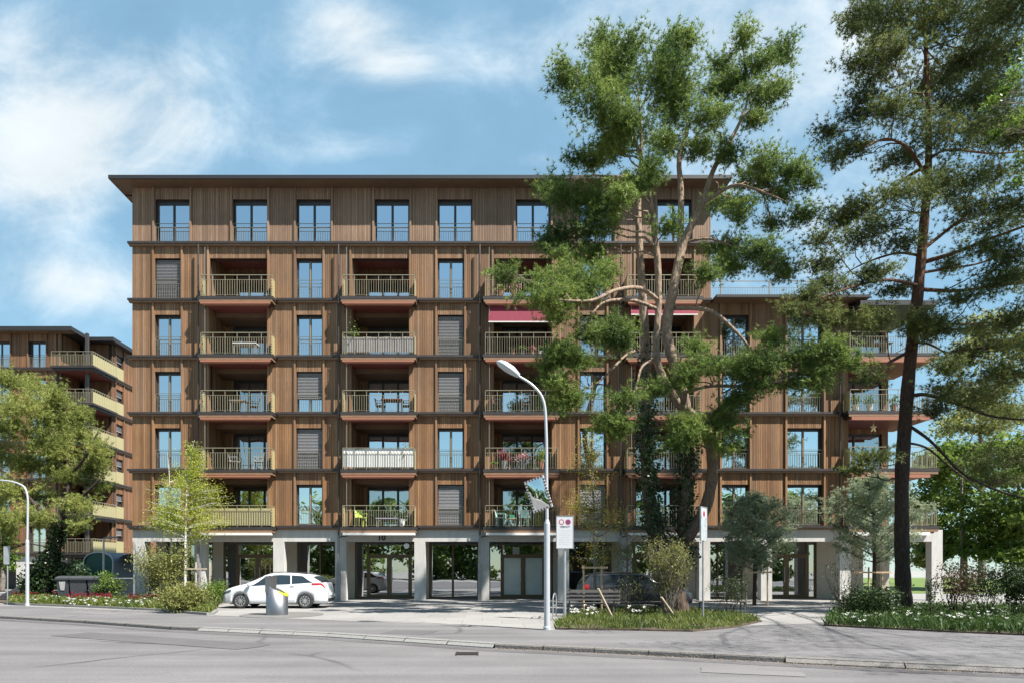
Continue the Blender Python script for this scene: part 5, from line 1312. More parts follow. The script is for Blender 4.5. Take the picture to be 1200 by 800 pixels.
ESTATE = dict(L=4.62, axles=(-1.32, 1.36), wr=.315, dark=1, side_glass=[(.10, .95, .10, .40), (-.75, .04, -.72, .04), (-1.85, -.81, -1.62, -.78)], doors=[(-.02, 1.02), (-1.02, -.05)],
              top=[(-2.31, .62), (-2.28, .90), (-2.20, 1.05), (-2.02, 1.34), (-1.85, 1.42), (-1.1, 1.455), (-.2, 1.46), (.25, 1.43), (.6, 1.30), (1.15, 1.02), (1.6, .93), (2.0, .82), (2.22, .68), (2.31, .50)],
              half=[(-2.31, .70), (-2.2, .82), (-1.9, .87), (1.3, .89), (1.8, .85), (2.1, .76), (2.25, .62), (2.31, .5)], sill=[(-2.31, .32), (-1.9, .26), (1.9, .2), (2.31, .25)],
              belt=[(-2.31, .98), (-.6, .95), (1.0, .92), (1.5, .86), (2.31, .6)], screen=(1.13, .45), rearglass=(-1.98, -2.24), head=(1.85, 2.22, 4.9, 5.8), tail=(-2.28, -2.0, 4.6, 6.0), mirror=.95, rails=(-1.8, .1))
car('parked_car', 'black estate car parked behind the bench and the large pine', (6.35, 27.2, 0), 0, ESTATE, M['carblack'])

# ---- street lamps
def lamp_post(label, px, base_y, top_y, r0, r1, zc, arm, head, group='street lamps'):
    Y = F * CAMZ / (base_y - VY); k = Y / F; x = (px - VX) * k
    root = thing('street_lamp', label, 'street lamp', (x, Y, 0), 0, group); inv = inv_of(root)
    b = MB(); b.lathe([(r0 * 1.25, 0), (r0 * 1.25, .08), (r0, .1), (r0, zc - .12), (r1, zc)], (x, Y, 0), 'z', 16); b.build('base_pole', M['lampgrey'], root, inv, smooth=False)
    pts = [Vector((x, Y, zc - .05))] + [T(a, c, Y) for a, c in arm]
    o, r = smooth_path([(p, r1 * (1 - .35 * i / len(pts))) for i, p in enumerate(pts)], 8)
    b = MB(); b.tube(o, r, 12); b.build('upper_pole', M['lampgrey'], root, inv, smooth=True)
    if head:
        (x0, y0), (x1, y1), w = head; a = T(x0, y0, Y); c = T(x1, y1, Y); d = (c - a); L = d.length; d.normalize(); up = Vector((0, -1, 0)).cross(d)
        if up.z < 0: up = -up
        sidev = d.cross(up)
        h = MB(); g = MB()
        prof = [(0, .05, .05), (.12, .10, .07), (.35, .17, .10), (.65, .19, .10), (.88, .15, .075), (1, .05, .03)]
        for mb_, lo, hi, k0 in ((h, 0, PI, 1.0), (g, PI, 2 * PI, .45)):
            ring = 10
            for t, ww, hh in prof:
                for j in range(ring + 1):
                    an = lo + (hi - lo) * j / ring; mb_.v.append(tuple(a + d * (L * t) + sidev * math.cos(an) * ww * w + up * math.sin(an) * hh * w * k0 * 1.3))
            for i in range(len(prof) - 1):
                for j in range(ring):
                    q = i * (ring + 1) + j; mb_.f.append((q, q + 1, q + ring + 2, q + ring + 1))
        ho = h.build('lamp_head', M['lampgrey'], root, inv, smooth=True); g.build('lamp_glass', simple('frosted lamp glass', (.42, .46, .48), .2), ho, smooth=True)
    return root
lamp_post('tall grey street lamp with a curved arm and drooping head at the kerb', 641, 737.5, 423, .080, .046, 2.95, [(640.5, 560), (640, 505), (637, 470), (625, 452), (607, 440)], ((608, 441), (582, 424), 1.15))
lamp_post('slimmer street lamp with a bent tubular arm at the left edge', 32, 709.5, 560, .072, .045, 2.9, [(32.5, 600), (32, 580), (27, 569), (12, 563.5), (-6, 562)], ((0, 562.3), (-16, 561), 1.2))

# ---- traffic mirror clamped to the tall lamp
def mirror():
    Y = 16.95; c = T(631, 578.5, Y); root = thing('traffic_mirror', 'tilted rectangular traffic mirror with a striped frame clamped to the tall street lamp', 'traffic mirror', c)
    R = Matrix.Translation(c) @ Matrix.Rotation(math.radians(-22), 4, 'Z') @ Matrix.Rotation(math.radians(2), 4, 'X') @ Matrix.Rotation(math.radians(-17), 4, 'Y'); inv = inv_of(root)
    w, h, t = .225, .385, .045
    def tr(mb): mb.v = [tuple(R @ Vector(v)) for v in mb.v]; return mb
    g = MB(); g.grid(lambda u, v: ((u - .5) * 2 * w, -.02 - .03 * (1 - (2 * u - 1) ** 2) * (1 - (2 * v - 1) ** 2), (v - .5) * 2 * h), 12, 16); mm, nt, out = newmat('mirror glass'); gl = N(nt, 'ShaderNodeBsdfGlossy', Roughness=.02); gl.inputs['Color'].default_value = (.8, .84, .82, 1); nt.links.new(gl.outputs[0], out.inputs[0])
    tr(g).build('mirror_glass', mm, root, inv, smooth=True)
    b = MB(); mi = []
    def bars(p, q, n):
        p = Vector(p); q = Vector(q)
        for i in range(n): b.bar(p.lerp(q, i / n), p.lerp(q, (i + 1) / n), t, .05); mi.extend([i % 2] * 6)
    bars((-w - t, 0, h + t / 2), (w + t, 0, h + t / 2), 13); bars((-w - t, 0, -h - t / 2), (w + t, 0, -h - t / 2), 13); bars((-w - t / 2, 0, -h), (-w - t / 2, 0, h), 19); bars((w + t / 2, 0, -h), (w + t / 2, 0, h), 19)
    fo = tr(b).build('mirror_frame', simple('pale frame paint', (.52, .50, .50), .5), root, inv); fo.data.materials.append(simple('dark red frame paint', (.10, .045, .055), .5))
    fo.data.polygons.foreach_set('material_index', mi)
    k = MB(); k.box(-w - .03, w + .03, .03, .06, -h, h); tr(k).build('back_shell', M['darkgrey'], root, inv)
    p = G(641, 737.5); k = MB(); k.bar(R @ Vector((.12, .06, .1)), (p.x, p.y - .06, c.z + .12), .04); k.bar(R @ Vector((.12, .06, -.2)), (p.x, p.y - .06, c.z - .18), .04); k.build('bracket', M['galv'], root, inv)
mirror()

# ---- signs
def post_sign(name, label, px, base_y, y0, y1, wpx, face, angle=0.0, r=.03, posts=1, dy=-.05):
    Y = F * CAMZ / (base_y - VY); k = Y / F; x = (px - VX) * k; root = thing(name, label, 'sign', (x, Y, 0)); inv = inv_of(root)
    z1 = CAMZ + (VY - y0) * k; z0 = CAMZ + (VY - y1) * k; w = wpx * k
    for i in range(posts):
        b = MB(); xx = x + (i - (posts - 1) / 2) * .16; b.tube([(xx, Y + .05, 0), (xx, Y + .05, z1 - .05)], r, 10); b.build('post', M['galv'], root, inv)
    Rm = Matrix.Translation((x, Y, (z0 + z1) / 2)) @ Matrix.Rotation(angle, 4, 'Z'); h = z1 - z0
    def tr(mb): mb.v = [tuple(Rm @ Vector(v)) for v in mb.v]; return mb
    b = MB(); b.box(-w / 2, w / 2, -.012, .012, -h / 2, h / 2); bo = tr(b).build('sign_panel', face, root, inv)
    f = MB(); t = .018
    for q in ((-w / 2 - t, -w / 2, -h / 2 - t, h / 2 + t), (w / 2, w / 2 + t, -h / 2 - t, h / 2 + t), (-w / 2, w / 2, h / 2, h / 2 + t), (-w / 2, w / 2, -h / 2 - t, -h / 2)): f.box(q[0], q[1], -.02, .02, q[2], q[3])
    tr(f).build('sign_frame', M['galv'], root, inv)
    return root, inv, Rm, w, h, tr, bo
M['signwhite'] = simple('sign face white', (.50, .51, .53), .4, var=.03)
M['signred'] = simple('sign red', (.33, .03, .06), .45)
M['signblue'] = simple('sign dark blue', (.06, .05, .16), .45)
M['signink'] = simple('sign ink', (.10, .10, .12), .5)
def disc(mb, cx, cz, r, n, y):
    mb.face([(cx + r * math.cos(2 * PI * i / n), y, cz + r * math.sin(2 * PI * i / n)) for i in range(n)])
rt, iv, Rm, w, h, tr, bo = post_sign('zone_sign', 'white zone sign with two round prohibition symbols on a steel post', 662, 726, 604.5, 641.5, 19, M['signwhite'], 0, .045)
cz = h * .32; rr = w * .17
for cx, a, c in ((-w * .22, 'signred', 'signwhite'), (w * .19, 'signred', 'signblue')):
    d = MB(); disc(d, cx, cz, rr, 28, -.0135); e = MB(); disc(e, cx, cz, rr * .68, 28, -.0145)
    tr(d).build('round_symbol', M[a], bo); tr(e).build('symbol_centre', M[c], bo)
sl_ = MB(); sl_.bar((w * .19 - rr * .6, -.0155, cz + rr * .6), (w * .19 + rr * .6, -.0155, cz - rr * .6), .025, .001, (0, 1, 0)); tr(sl_).build('symbol_slash', M['signred'], bo)
text_obj('sign_lettering', 'VERBOT', w * .17, M['signink'], Rm @ Matrix.Translation((0, -.0135, h * .165)) @ Matrix.Rotation(PI / 2, 4, 'X'), bo, None, .0006, .003)
ln = MB()
for i in range(9):
    zz = h * .06 - i * h * .055; ln.box(-w * .36, w * (.36 - .1 * random.random()), -.0138, -.0128, zz, zz + h * .012)
tr(ln).build('sign_text_lines', simple('faint print', (.45, .46, .49), .5), bo)
rt, iv, Rm, w, h, tr, bo = post_sign('narrow_sign', 'narrow sign turned almost edge on with a red emblem at its top', 824.5, 726, 594, 632.5, 20, simple('sign picture grey', (.33, .36, .37), .35, var=.45, scale=7), math.radians(52), .03)
d = MB(); d.box(-w * .36, w * .36, -.0145, -.0125, h * .2, h * .46); tr(d).build('emblem_field', M['signwhite'], bo)
d = MB(); d.face([(-w * .16, -.0155, h * .22), (w * .16, -.0155, h * .22), (w * .2, -.0155, h * .32), (0, -.0155, h * .44), (-w * .2, -.0155, h * .32)]); tr(d).build('emblem', M['signred'], bo)
rt, iv, Rm, w, h, tr, bo = post_sign('sign_back', 'bare grey back of a small road sign at the far left', 8, 708, 640, 660, 5.5, M['galv'], math.radians(12), .028)

# ---- stainless underground waste inlet
def inlet():
    Y = F * CAMZ / (721 - VY); k = Y / F; x = (321.5 - VX) * k; root = thing('waste_inlet', 'stainless steel waste inlet column with a sloping yellow lipped mouth on the forecourt', 'waste container', (x, Y + .3, 0)); inv = inv_of(root)
    R = 12.8 * k; m, nt, out = newmat('brushed stainless'); L = nt.links.new
    tc = N(nt, 'ShaderNodeTexCoord'); mp = N(nt, 'ShaderNodeMapping'); mp.inputs['Scale'].default_value = (90, 90, 1); L(tc.outputs['Object'], mp.inputs['Vector']); no = N(nt, 'ShaderNodeTexNoise', Scale=2.0, Detail=3.0); L(mp.outputs[0], no.inputs['Vector'])
    rr = ramp(nt, [(.3, (.22, .22, .23)), (.7, (.34, .34, .35))]); L(no.outputs['Fac'], rr.inputs[0]); p = N(nt, 'ShaderNodeBsdfPrincipled', Metallic=.9, Roughness=.36); L(rr.outputs[0], p.inputs['Base Color']); L(p.outputs[0], out.inputs[0])
    c = Vector((x, Y + .3, 0)); n = 40
    b = MB(); 
    def ztop(px_): return 1.02 - .32 * max(0, min(1, (px_ + R * .55) / (R * 1.55)))
    ring0 = []; ring1 = []
    for j in range(n):
        a = 2 * PI * j / n; dx, dy = R * math.cos(a), R * .8 * math.sin(a); ring0.append((c.x + dx, c.y + dy, 0)); ring1.append((c.x + dx, c.y + dy, ztop(dx)))
    b.v = ring0 + ring1; b.f = [(j, (j + 1) % n, n + (j + 1) % n, n + j) for j in range(n)] + [tuple(range(n, 2 * n))]
    bo = b.build('column_body', m, root, inv)
    for pol in bo.data.polygons: pol.use_smooth = len(pol.vertices) == 4
    b = MB(); b.prism([(c.x - R * 1.0, c.y + .2), (c.x - R * 1.0, c.y - .13), (c.x - R * .86, c.y - .24), (c.x - R * .36, c.y - .24), (c.x - R * .22, c.y - .12), (c.x - R * .22, c.y + .2)], .8, 1.37); b.build('hood', m, root, inv, recalc=True)
    y = MB()
    for j in range(n):
        a0, a1 = 2 * PI * j / n, 2 * PI * (j + 1) / n
        if math.cos((a0 + a1) / 2) > .25:
            q = []
            for a, s in ((a0, 1.0), (a1, 1.0), (a1, .72), (a0, .72)):
                dx, dy = R * s * math.cos(a), R * .8 * s * math.sin(a); q.append((c.x + dx, c.y + dy, ztop(dx) + .012))
            y.face(q); y.face([(q[0][0], q[0][1], q[0][2] - .05), (q[1][0], q[1][1], q[1][2] - .05), q[1], q[0]])
            y.v = [(v[0] + (v[0] - c.x) * .004, v[1] - .0, v[2]) for v in y.v]
    y.build('yellow_lip', simple('lime yellow paint', (.52, .60, .03), .4), root, inv)
    s = MB(); s.bar((c.x - R * .72, c.y - R * .8 * .7 - .012, .72), (c.x - R * .72, c.y - R * .8 * .7 - .012, .82), .03); s.build('keyhole', M['black'], root, inv)
    pl = MB(); pl.lathe([(0, 0), (1.42, 0), (1.42, .012), (0, .012)], (c.x + .15, c.y + .1, .004), 'z', 48); pl.build('cover_plate', simple('plate concrete', (.13, .125, .12), .8, var=.15), root, inv)
inlet()

# ---- benches, bicycle stands, stray stakes
def bench(label, px, base_y, rz, backside):
    Y = F * CAMZ / (base_y - VY); x = (px - VX) * Y / F
    root = thing('park_bench', label, 'bench', (x, Y, 0), rz, 'park benches'); wd = simple('weathered bench slat', (.085, .08, .075), .7, var=.2, stretch=(1, 6, 6)); L = .95
    s = MB()
    for i in range(4): s.box(-L, L, -.24 + i * .12, -.14 + i * .12, .43, .465)
    s.build('seat', wd, root)
    if backside:
        s = MB()
        for i in range(3): s.box(-L, L, -.30 - i * .03, -.27 - i * .03, .56 + i * .13, .66 + i * .13)
        s.build('backrest', wd, root)
    for xx in (-.75, .75):
        for yy in (-.2, .2):
            g = MB(); g.bar((xx, yy, 0), (xx, yy * .9, .43), .045); g.build('leg', M['darkgrey'], root)
        g = MB(); g.bar((xx, -.22, .40), (xx, .24, .40), .04)
        if backside: g.bar((xx, -.22, .40), (xx, -.36, .95), .04)
        g.build('support', M['darkgrey'], root)
    return root
bench('dark slatted park bench with a backrest behind the thin staked tree', 692, 721.5, 0, True)
bench('backless dark bench half hidden by the vase shaped shrub', 745, 720, .05, False)
bench('low grey bench beside the narrow turned sign', 846, 718.5, 0, False)
for px, lab in ((641, 'steel bicycle hoop directly behind the tall lamp'), (652, 'steel bicycle hoop just right of the tall lamp')):
    Y = F * CAMZ / (724 - VY); x = (px - VX) * Y / F; o = MB(); dy = 0 if px == 641 else .5
    o.tube([(x - .1, Y - .4 + dy, 0), (x - .1, Y - .4 + dy, .65), (x - .07, Y - .36 + dy, .78), (x, Y + dy, .8), (x + .07, Y + .36 + dy, .78), (x + .1, Y + .4 + dy, .65), (x + .1, Y + .4 + dy, 0)], .022, 8)
    o.bar((x - .1, Y - .4 + dy, .4), (x + .1, Y + .4 + dy, .4), .03)
    ob = o.build('bicycle_hoop', M['galv'], smooth=False); tag(ob, lab, 'bicycle stand', 'bicycle hoops')
for (a, b_), lab in ((((701, 689), (718, 722)), 'pale stake leaning over the grass behind the zone sign'), (((775, 699), (792, 716)), 'pale stake leaning through the vase shaped shrub')):
    Y = 21.2; p, q = T(a[0], a[1], Y - .3), T(b_[0], b_[1], Y); q.z = 0.02
    s = MB(); s.bar(p, q, .07, .04); tag(s.build('wooden_stake', M['palestake']), lab, 'stake', 'leaning stakes')

# ---- left corner: bins, mesh fence, arched shelter, pole, timber heap
BYY = 31.0
def bin_(label, px0, px1, lid_px):
    k = BYY / F; x0, x1 = (px0 - VX) * k, (px1 - VX) * k; root = thing('waste_bin', label, 'waste bin', ((x0 + x1) / 2, BYY, 0), 0, 'grey wheeled waste bins'); inv = inv_of(root); zt = CAMZ + (VY - 675.5) * k
    b = MB(); P = [(x0 + .06, BYY - .34), (x1 - .06, BYY - .34), (x1 - .06, BYY + .34), (x0 + .06, BYY + .34)]; Q = [(x0, BYY - .42), (x1, BYY - .42), (x1, BYY + .42), (x0, BYY + .42)]
    b.v = [(p[0], p[1], .12) for p in P] + [(p[0], p[1], zt - .06) for p in Q]; b.f = [(0, 1, 5, 4), (1, 2, 6, 5), (2, 3, 7, 6), (3, 0, 4, 7), (3, 2, 1, 0), (4, 5, 6, 7)]; b.build('bin_body', M['darkgrey'], root, inv)
    l = MB(); l.grid(lambda u, v: (x0 - .03 + (x1 - x0 + .06) * u, BYY - .46 + .92 * v, zt - .04 + .10 * math.sin(PI * v) ** .6), 4, 8); l.box(x0 - .03, x1 + .03, BYY - .47, BYY - .44, zt - .12, zt - .04); l.build('lid', M['darkgrey'], root, inv)
    r = MB(); r.tube([(x0 + .15, BYY - .36, zt - .28), (x1 - .15, BYY - .36, zt - .28)], .02, 6); 
    r.build('grip_bar', M['black'], root, inv)
    for xx in (x0 + .12, x1 - .12):
        w_ = MB(); w_.lathe([(.0, -.03), (.10, -.03), (.10, .03), (0, .03)], (xx, BYY - .25, .10), 'x', 14); w_.build('caster', M['black'], root, inv)
    return root, inv, (x0, x1, zt)
rt, iv, q = bin_('left grey wheeled waste bin carrying a pale sticker', 72.5, 86.5, 0)
s = MB(); xm = (q[0] + q[1]) / 2; s.face([(xm - .16, BYY - .432, q[2] - .2), (xm + .16, BYY - .432, q[2] - .2), (xm + .09, BYY - .40, q[2] - .62), (xm - .09, BYY - .40, q[2] - .62)]); s.build('sticker', simple('pale sticker', (.42, .40, .40), .5, var=.5, scale=25), rt, iv)
bin_('middle grey wheeled waste bin with a domed lid', 87.5, 107, 0)
bin_('right grey wheeled waste bin behind the light green shrub', 108.5, 122, 0)
k = 30.6 / F
def mesh_fence():
    x0, x1 = (124 - VX) * k, (157 - VX) * k; z1 = CAMZ + (VY - 677) * k; root = thing('mesh_fence', 'low wire mesh fence panel between the bins and the end column', 'fence', (x0, 30.6, 0)); inv = inv_of(root)
    m = MB(); x = x0
    while x < x1: m.bar((x, 30.6, .1), (x, 30.6, z1 - .03), .012); x += .07
    z = .12
    while z < z1 - .04: m.bar((x0, 30.6, z), (x1, 30.6, z), .012); z += .1
    m.build('wire_mesh', M['darkgrey'], root, inv)
    p = MB(); p.bar((x0, 30.6, z1), (x1, 30.6, z1), .05); p.build('top_rail', M['galv'], root, inv)
    for x in (x0, x1): p = MB(); p.bar((x, 30.6, 0), (x, 30.6, z1), .05); p.build('post', M['galv'], root, inv)
mesh_fence()
def shelter():
    Y = 44.0; kk = Y / F; x0, x1 = (99 - VX) * kk, (133 - VX) * kk; xm = (x0 + x1) / 2; R = (x1 - x0) / 2; z1 = CAMZ + (VY - 646.5) * kk; zs = z1 - R * .62
    root = thing('arched_shelter', 'green fronted arched shelter with a grey cover behind the waste bins', 'shelter', (xm, Y, 0)); inv = inv_of(root); n = 16
    arc = [(xm - R * math.cos(PI * i / n), zs + (z1 - zs) * math.sin(PI * i / n)) for i in range(n + 1)]
    b = MB(); b.face([(x, Y, z) for x, z in [(x0, 0)] + arc + [(x1, 0)]]); b.build('front_sheet', simple('dark green tarpaulin', (.012, .075, .06), .6, var=.2, scale=2), root, inv)
    c = MB(); c.grid(lambda u, v: (arc[int(round(u * n))][0], Y - .1 + 6 * v, arc[int(round(u * n))][1] + .02), n, 2); c.grid(lambda u, v: (x0 if u < .5 else x0, Y + 6 * v, zs * u), 1, 1); c.grid(lambda u, v: (x1, Y + 6 * v, zs * u), 1, 1); c.build('cover', simple('grey blue cover', (.16, .19, .23), .6), root, inv)
    f = MB(); f.tube([(x0, Y - .06, 0)] + [(x, Y - .06, z) for x, z in arc] + [(x1, Y - .06, 0)], .05, 6); f.build('arch_frame', M['galv'], root, inv)
    r2 = thing('arched_shelter', 'grey covered arched shelter open to the front right of the green one', 'shelter', ((143 - VX) * kk, Y + 1, 0)); iv2 = inv_of(r2); a0, a1 = (126 - VX) * kk, (162 - VX) * kk; am = (a0 + a1) / 2; RR = (a1 - a0) / 2; zz = CAMZ + (VY - 648) * kk
    c = MB(); c.grid(lambda u, v: (am - RR * math.cos(PI * u), Y + 1 + 6 * v, zz - .75 + .75 * math.sin(PI * u)), 14, 2); c.build('cover', simple('grey blue cover two', (.16, .19, .23), .6), r2, iv2)
    for xx in (a0, a1):
        for yy in (0, 3, 6): g = MB(); g.bar((xx, Y + 1 + yy, 0), (xx, Y + 1 + yy, zz - .7), .06); g.build('post', M['galv'], r2, iv2)
    g = MB(); g.box(a0 + .05, a1 - .05, Y + 6.8, Y + 6.9, 0, zz - .6); g.build('rear_sheet', M['frame'], r2, iv2)
shelter()
Y = 36.0; x = (121.5 - VX) * Y / F; o = MB(); o.tube([(x, Y, 0), (x, Y, CAMZ + (VY - 630.5) * Y / F), (x + .15, Y, CAMZ + (VY - 629) * Y / F), (x + .8, Y, CAMZ + (VY - 629) * Y / F)], .05, 8)
tag(o.build('steel_pole', M['galv']), 'thin grey pole with a short bracket in front of the arched shelter', 'pole')
# low earth heap under a reddish tarpaulin at the far left
Y = 36.0; kk = Y / F; rng_ = np.random.default_rng(8); o = MB(); xa, xb = (6 - VX) * kk, (46 - VX) * kk
hn = rng_.random((17, 9)) * .15
o.grid(lambda u, v: (xa + (xb - xa) * u, Y - .9 + 1.8 * v, .02 + 1.0 * math.sin(PI * u) ** .7 * math.sin(PI * v) ** .5 * (.75 + hn[int(u * 16)][int(v * 8)]) * (.5 + .5 * u)), 16, 8)
tag(o.build('tarpaulin_heap', simple('faded red brown tarpaulin', (.42, .24, .19), .8, var=.25, scale=3), smooth=False), 'low heap under a faded reddish tarpaulin at the far left', 'heap')

# ---- things standing on the balconies
def on_balcony(k, i, px, n=.2):
    """x from the photo column, y from the depth in front (+) of or behind (-) the wall plane"""
    Y = D - n; return ((px - VX) * Y / F, Y, ZF[i] - .05)
def table(label, loc, w, d, h, mat, leg='railgrey', cat='table', group='balcony tables'):
    r = thing('balcony_table', label, cat, loc, 0, group)
    t = MB(); t.box(-w / 2, w / 2, -d / 2, d / 2, h - .035, h); t.build('tabletop', M[mat], r)
    for sx in (-1, 1):
        for sy in (-1, 1): g = MB(); g.bar((sx * (w / 2 - .06), sy * (d / 2 - .06), .0), (sx * (w / 2 - .06), sy * (d / 2 - .06), h - .036), .04); g.build('leg', M[leg], r)
    return r
def chair(label, loc, rz, mat, group='balcony chairs'):
    r = thing('balcony_chair', label, 'chair', loc, rz, group)
    s = MB(); s.box(-.23, .23, -.23, .23, .42, .455); s.build('seat', M[mat], r)
    b = MB(); b.v = []; b.grid(lambda u, v: (-.22 + .44 * u, .235 + .09 * v + .03 * (2 * u - 1) ** 2 * -1, .50 + .36 * v), 6, 4); b.box(-.22, .22, .21, .235, .455, .52); b.build('backrest', M[mat], r)
    for sx in (-1, 1):
        for sy in (-1, 1): g = MB(); g.bar((sx * .2, sy * .2, 0), (sx * .19, sy * .18, .42), .035); g.build('leg', M[mat], r)
        g = MB(); g.bar((sx * .23, -.2, .66), (sx * .23, .25, .66), .035); g.bar((sx * .23, -.2, .66), (sx * .21, -.2, .43), .03); g.build('armrest', M[mat], r)
    return r
def potplant(label, loc, pot, h, leafm, seed, kind='leaf', ps=.16):
    rng = np.random.default_rng(seed); r = thing('potted_plant', label, 'potted plant', loc, 0, 'potted plants on balconies'); ph = ps * 2.2
    p = MB(); p.lathe([(ps * .7, 0), (ps, ph), (ps * 1.06, ph), (ps * 1.06, ph + .03), (ps * .9, ph + .03), (.0, ph - .02)], (0, 0, 0), 'z', 16); p.build('pot', pot, r)
    n = 170; c = np.zeros((n, 3)); c[:, 2] = ph
    if kind == 'spike':
        d = nrm(rng.normal(size=(n, 3)) * .55 + np.array([0, 0, 1])); s = nrm(np.cross(d, rng.normal(size=(n, 3)))) * .018
        v = np.stack([c - s, c + d * h * .5 + s * 1.2, c + d * h * (.6 + .4 * rng.random((n, 1))), c + d * h * .5 - s * 1.2], 1).reshape(-1, 3)
    else:
        pos = c + np.array([0, 0, h * .5]) + rng.normal(size=(n, 3)) * np.array([ps * .9, ps * .9, h * .25]); v = leaves(rng, pos, nrm(rng.normal(size=(n, 3))), .05, .6, .4)
    np_obj('foliage', v, 4, leafm, r)
    st = MB(); st.tube([(0, 0, ph - .05), (0.01, 0, ph + h * .4)], .012, 5); st.build('stem', M['bark_dark'], r)
    return r
POT_G = simple('grey pot', (.33, .34, .33), .6); POT_T = simple('clay pot', (.33, .15, .09), .8); POT_W = simple('white pot', (.7, .69, .66), .5); POT_S = simple('dark pot', (.10, .10, .11), .5)
PINKL = leafmat('pink flowers', [(.35, .10, .14), (.5, .2, .24), (.6, .35, .36)], .35, 3); REDL = leafmat('red strap leaves', [(.16, .03, .05), (.28, .06, .08), (.35, .14, .12)], .35, 3); LIME = leafmat('lime leaves', [(.14, .24, .02), (.24, .34, .04), (.3, .38, .06)], .4, 3)
table('white table on the left column balcony third from the top', on_balcony(0, 3, 289, -.1), 1.2, .7, .66, 'white')
table('pale wooden table on the left column balcony fourth from the top', on_balcony(0, 2, 280, -.3), .8, .6, .72, 'palestake')
chair('dark chair on the left column balcony fourth from the top', on_balcony(0, 2, 297, -.3), -1.2, 'darkgrey')
chair('pale chair on the left column balcony just above the birches', on_balcony(0, 1, 276, -.1), 1.4, 'greycloth'); chair('pale chair beside the balcony end just above the birches', on_balcony(0, 1, 303, -.1), -1.4, 'greycloth')
table('dark reddish table on the second column balcony fourth from the top', on_balcony(1, 2, 460, -.2), 1.1, .7, .74, 'soffit_red', 'darkgrey')
chair('dark chair left of the reddish balcony table', on_balcony(1, 2, 446, -.2), 1.5, 'darkgrey'); chair('dark chair right of the reddish balcony table', on_balcony(1, 2, 476, -.2), -1.5, 'darkgrey')
table('low lilac topped table on the balcony above house number 10', on_balcony(1, 0, 456, -.3), 1.3, .6, .45, 'lilac' if 'lilac' in M else 'signwhite')
chair('low lime green seat on the balcony above house number 10', on_balcony(1, 0, 423, .2), .6, 'lime' if 'lime' in M else 'mint')
potplant('white pot with a round leafy plant on the balcony above house number 10', on_balcony(1, 0, 471, .1), POT_W, .4, M['leaf_dark'], 84)
potplant('leafy green plant rising over the grey screened balcony', on_balcony(1, 3, 414, .3), POT_S, 1.25, M['leaf_green'], 85, 'leaf', .18)
potplant('pale flowering plant at the right end of the white screened balcony', on_balcony(1, 1, 476, .3), POT_W, .85, M['leaf_pale'], 86)
for px, pot, lm, kd, h, lab, sd in ((591, POT_G, REDL, 'spike', .75, 'tall grey pot of red strap leaves on the flowery balcony', 1), (612.5, POT_S, PINKL, 'leaf', .45, 'pot of pink flowers in the middle of the flowery balcony', 2), (634, POT_T, LIME, 'leaf', .75, 'lime leaved plant at the right end of the flowery balcony', 3), (580, POT_T, LIME, 'leaf', .12, 'small clay pot at the left end of the flowery balcony', 4)):
    potplant(lab, on_balcony(2, 1, px, .35), pot, h, lm, 90 + sd, kd, .17 if px != 580 else .11)
table('slim table on the flowery balcony', on_balcony(2, 1, 620, -.1), .7, .5, .7, 'darkgrey'); chair('slatted dark chair on the flowery balcony', on_balcony(2, 1, 603, -.2), 1.2, 'greycloth')
chair('mint green armchair left of the little green box table', on_balcony(2, 0, 587, .15), 1.3, 'mint'); chair('mint green chair right of the little green box table', on_balcony(2, 0, 614, .15), -.2, 'mint')
tb_ = table('small wooden side table between the mint chairs', on_balcony(2, 0, 600, .2), .45, .4, .40, 'stake')
p_ = on_balcony(2, 0, 600, .2); o = MB(); o.box(p_[0] - .12, p_[0] + .12, p_[1] - .1, p_[1] + .1, p_[2] + .402, p_[2] + .58); tag(o.build('green_box', simple('green box', (.05, .33, .2), .5)), 'small green box on the side table between the mint chairs', 'box')
for px, pot, lm, sd, lab in ((601, POT_T, M['leaf_dark'], 11, 'small potted plant left on the balcony under the crimson awning'), (613, POT_S, M['leaf_green'], 12, 'small potted plant in the middle under the crimson awning'), (624, POT_T, PINKL, 13, 'clay pot under the crimson awning'), (633, POT_W, M['leaf_green'], 14, 'white pot under the crimson awning')):
    potplant(lab, on_balcony(2, 3, px, .3), pot, .2, lm, 100 + sd, 'leaf', .11)
potplant('clay urn at the left on the top balcony behind the pine', on_balcony(2, 4, 587, .3), POT_T, .3, M['leaf_pale'], 120, 'leaf', .16)
potplant('clay urn in the middle of the top balcony behind the pine', on_balcony(2, 4, 602, .3), POT_T, .4, PINKL, 121, 'leaf', .16)
chair('dark chair at the left under the lamp head', on_balcony(2, 2, 583, .1), 1.3, 'darkgrey'); chair('dark chair at the right under the lamp head', on_balcony(2, 2, 615, .0), -1.3, 'darkgrey')
for px, i, lab, sd in ((1003, 2, 'leafy potted plant at the left of the second corner balcony', 1), (1019, 2, 'low leafy potted plant in the middle of the second corner balcony', 2), (1047, 2, 'clay potted plant at the right of the second corner balcony', 3), (1010, 1, 'potted plant behind the railing of the corner balcony with the star', 4)):
    potplant(lab, on_balcony(3, i, px, .3), POT_T if sd == 3 else POT_W, .5, M['leaf_green'], 130 + sd)
table('pale table on the uppermost corner balcony', on_balcony(3, 3, 1030, -.2), 1.1, .6, .72, 'palestake')
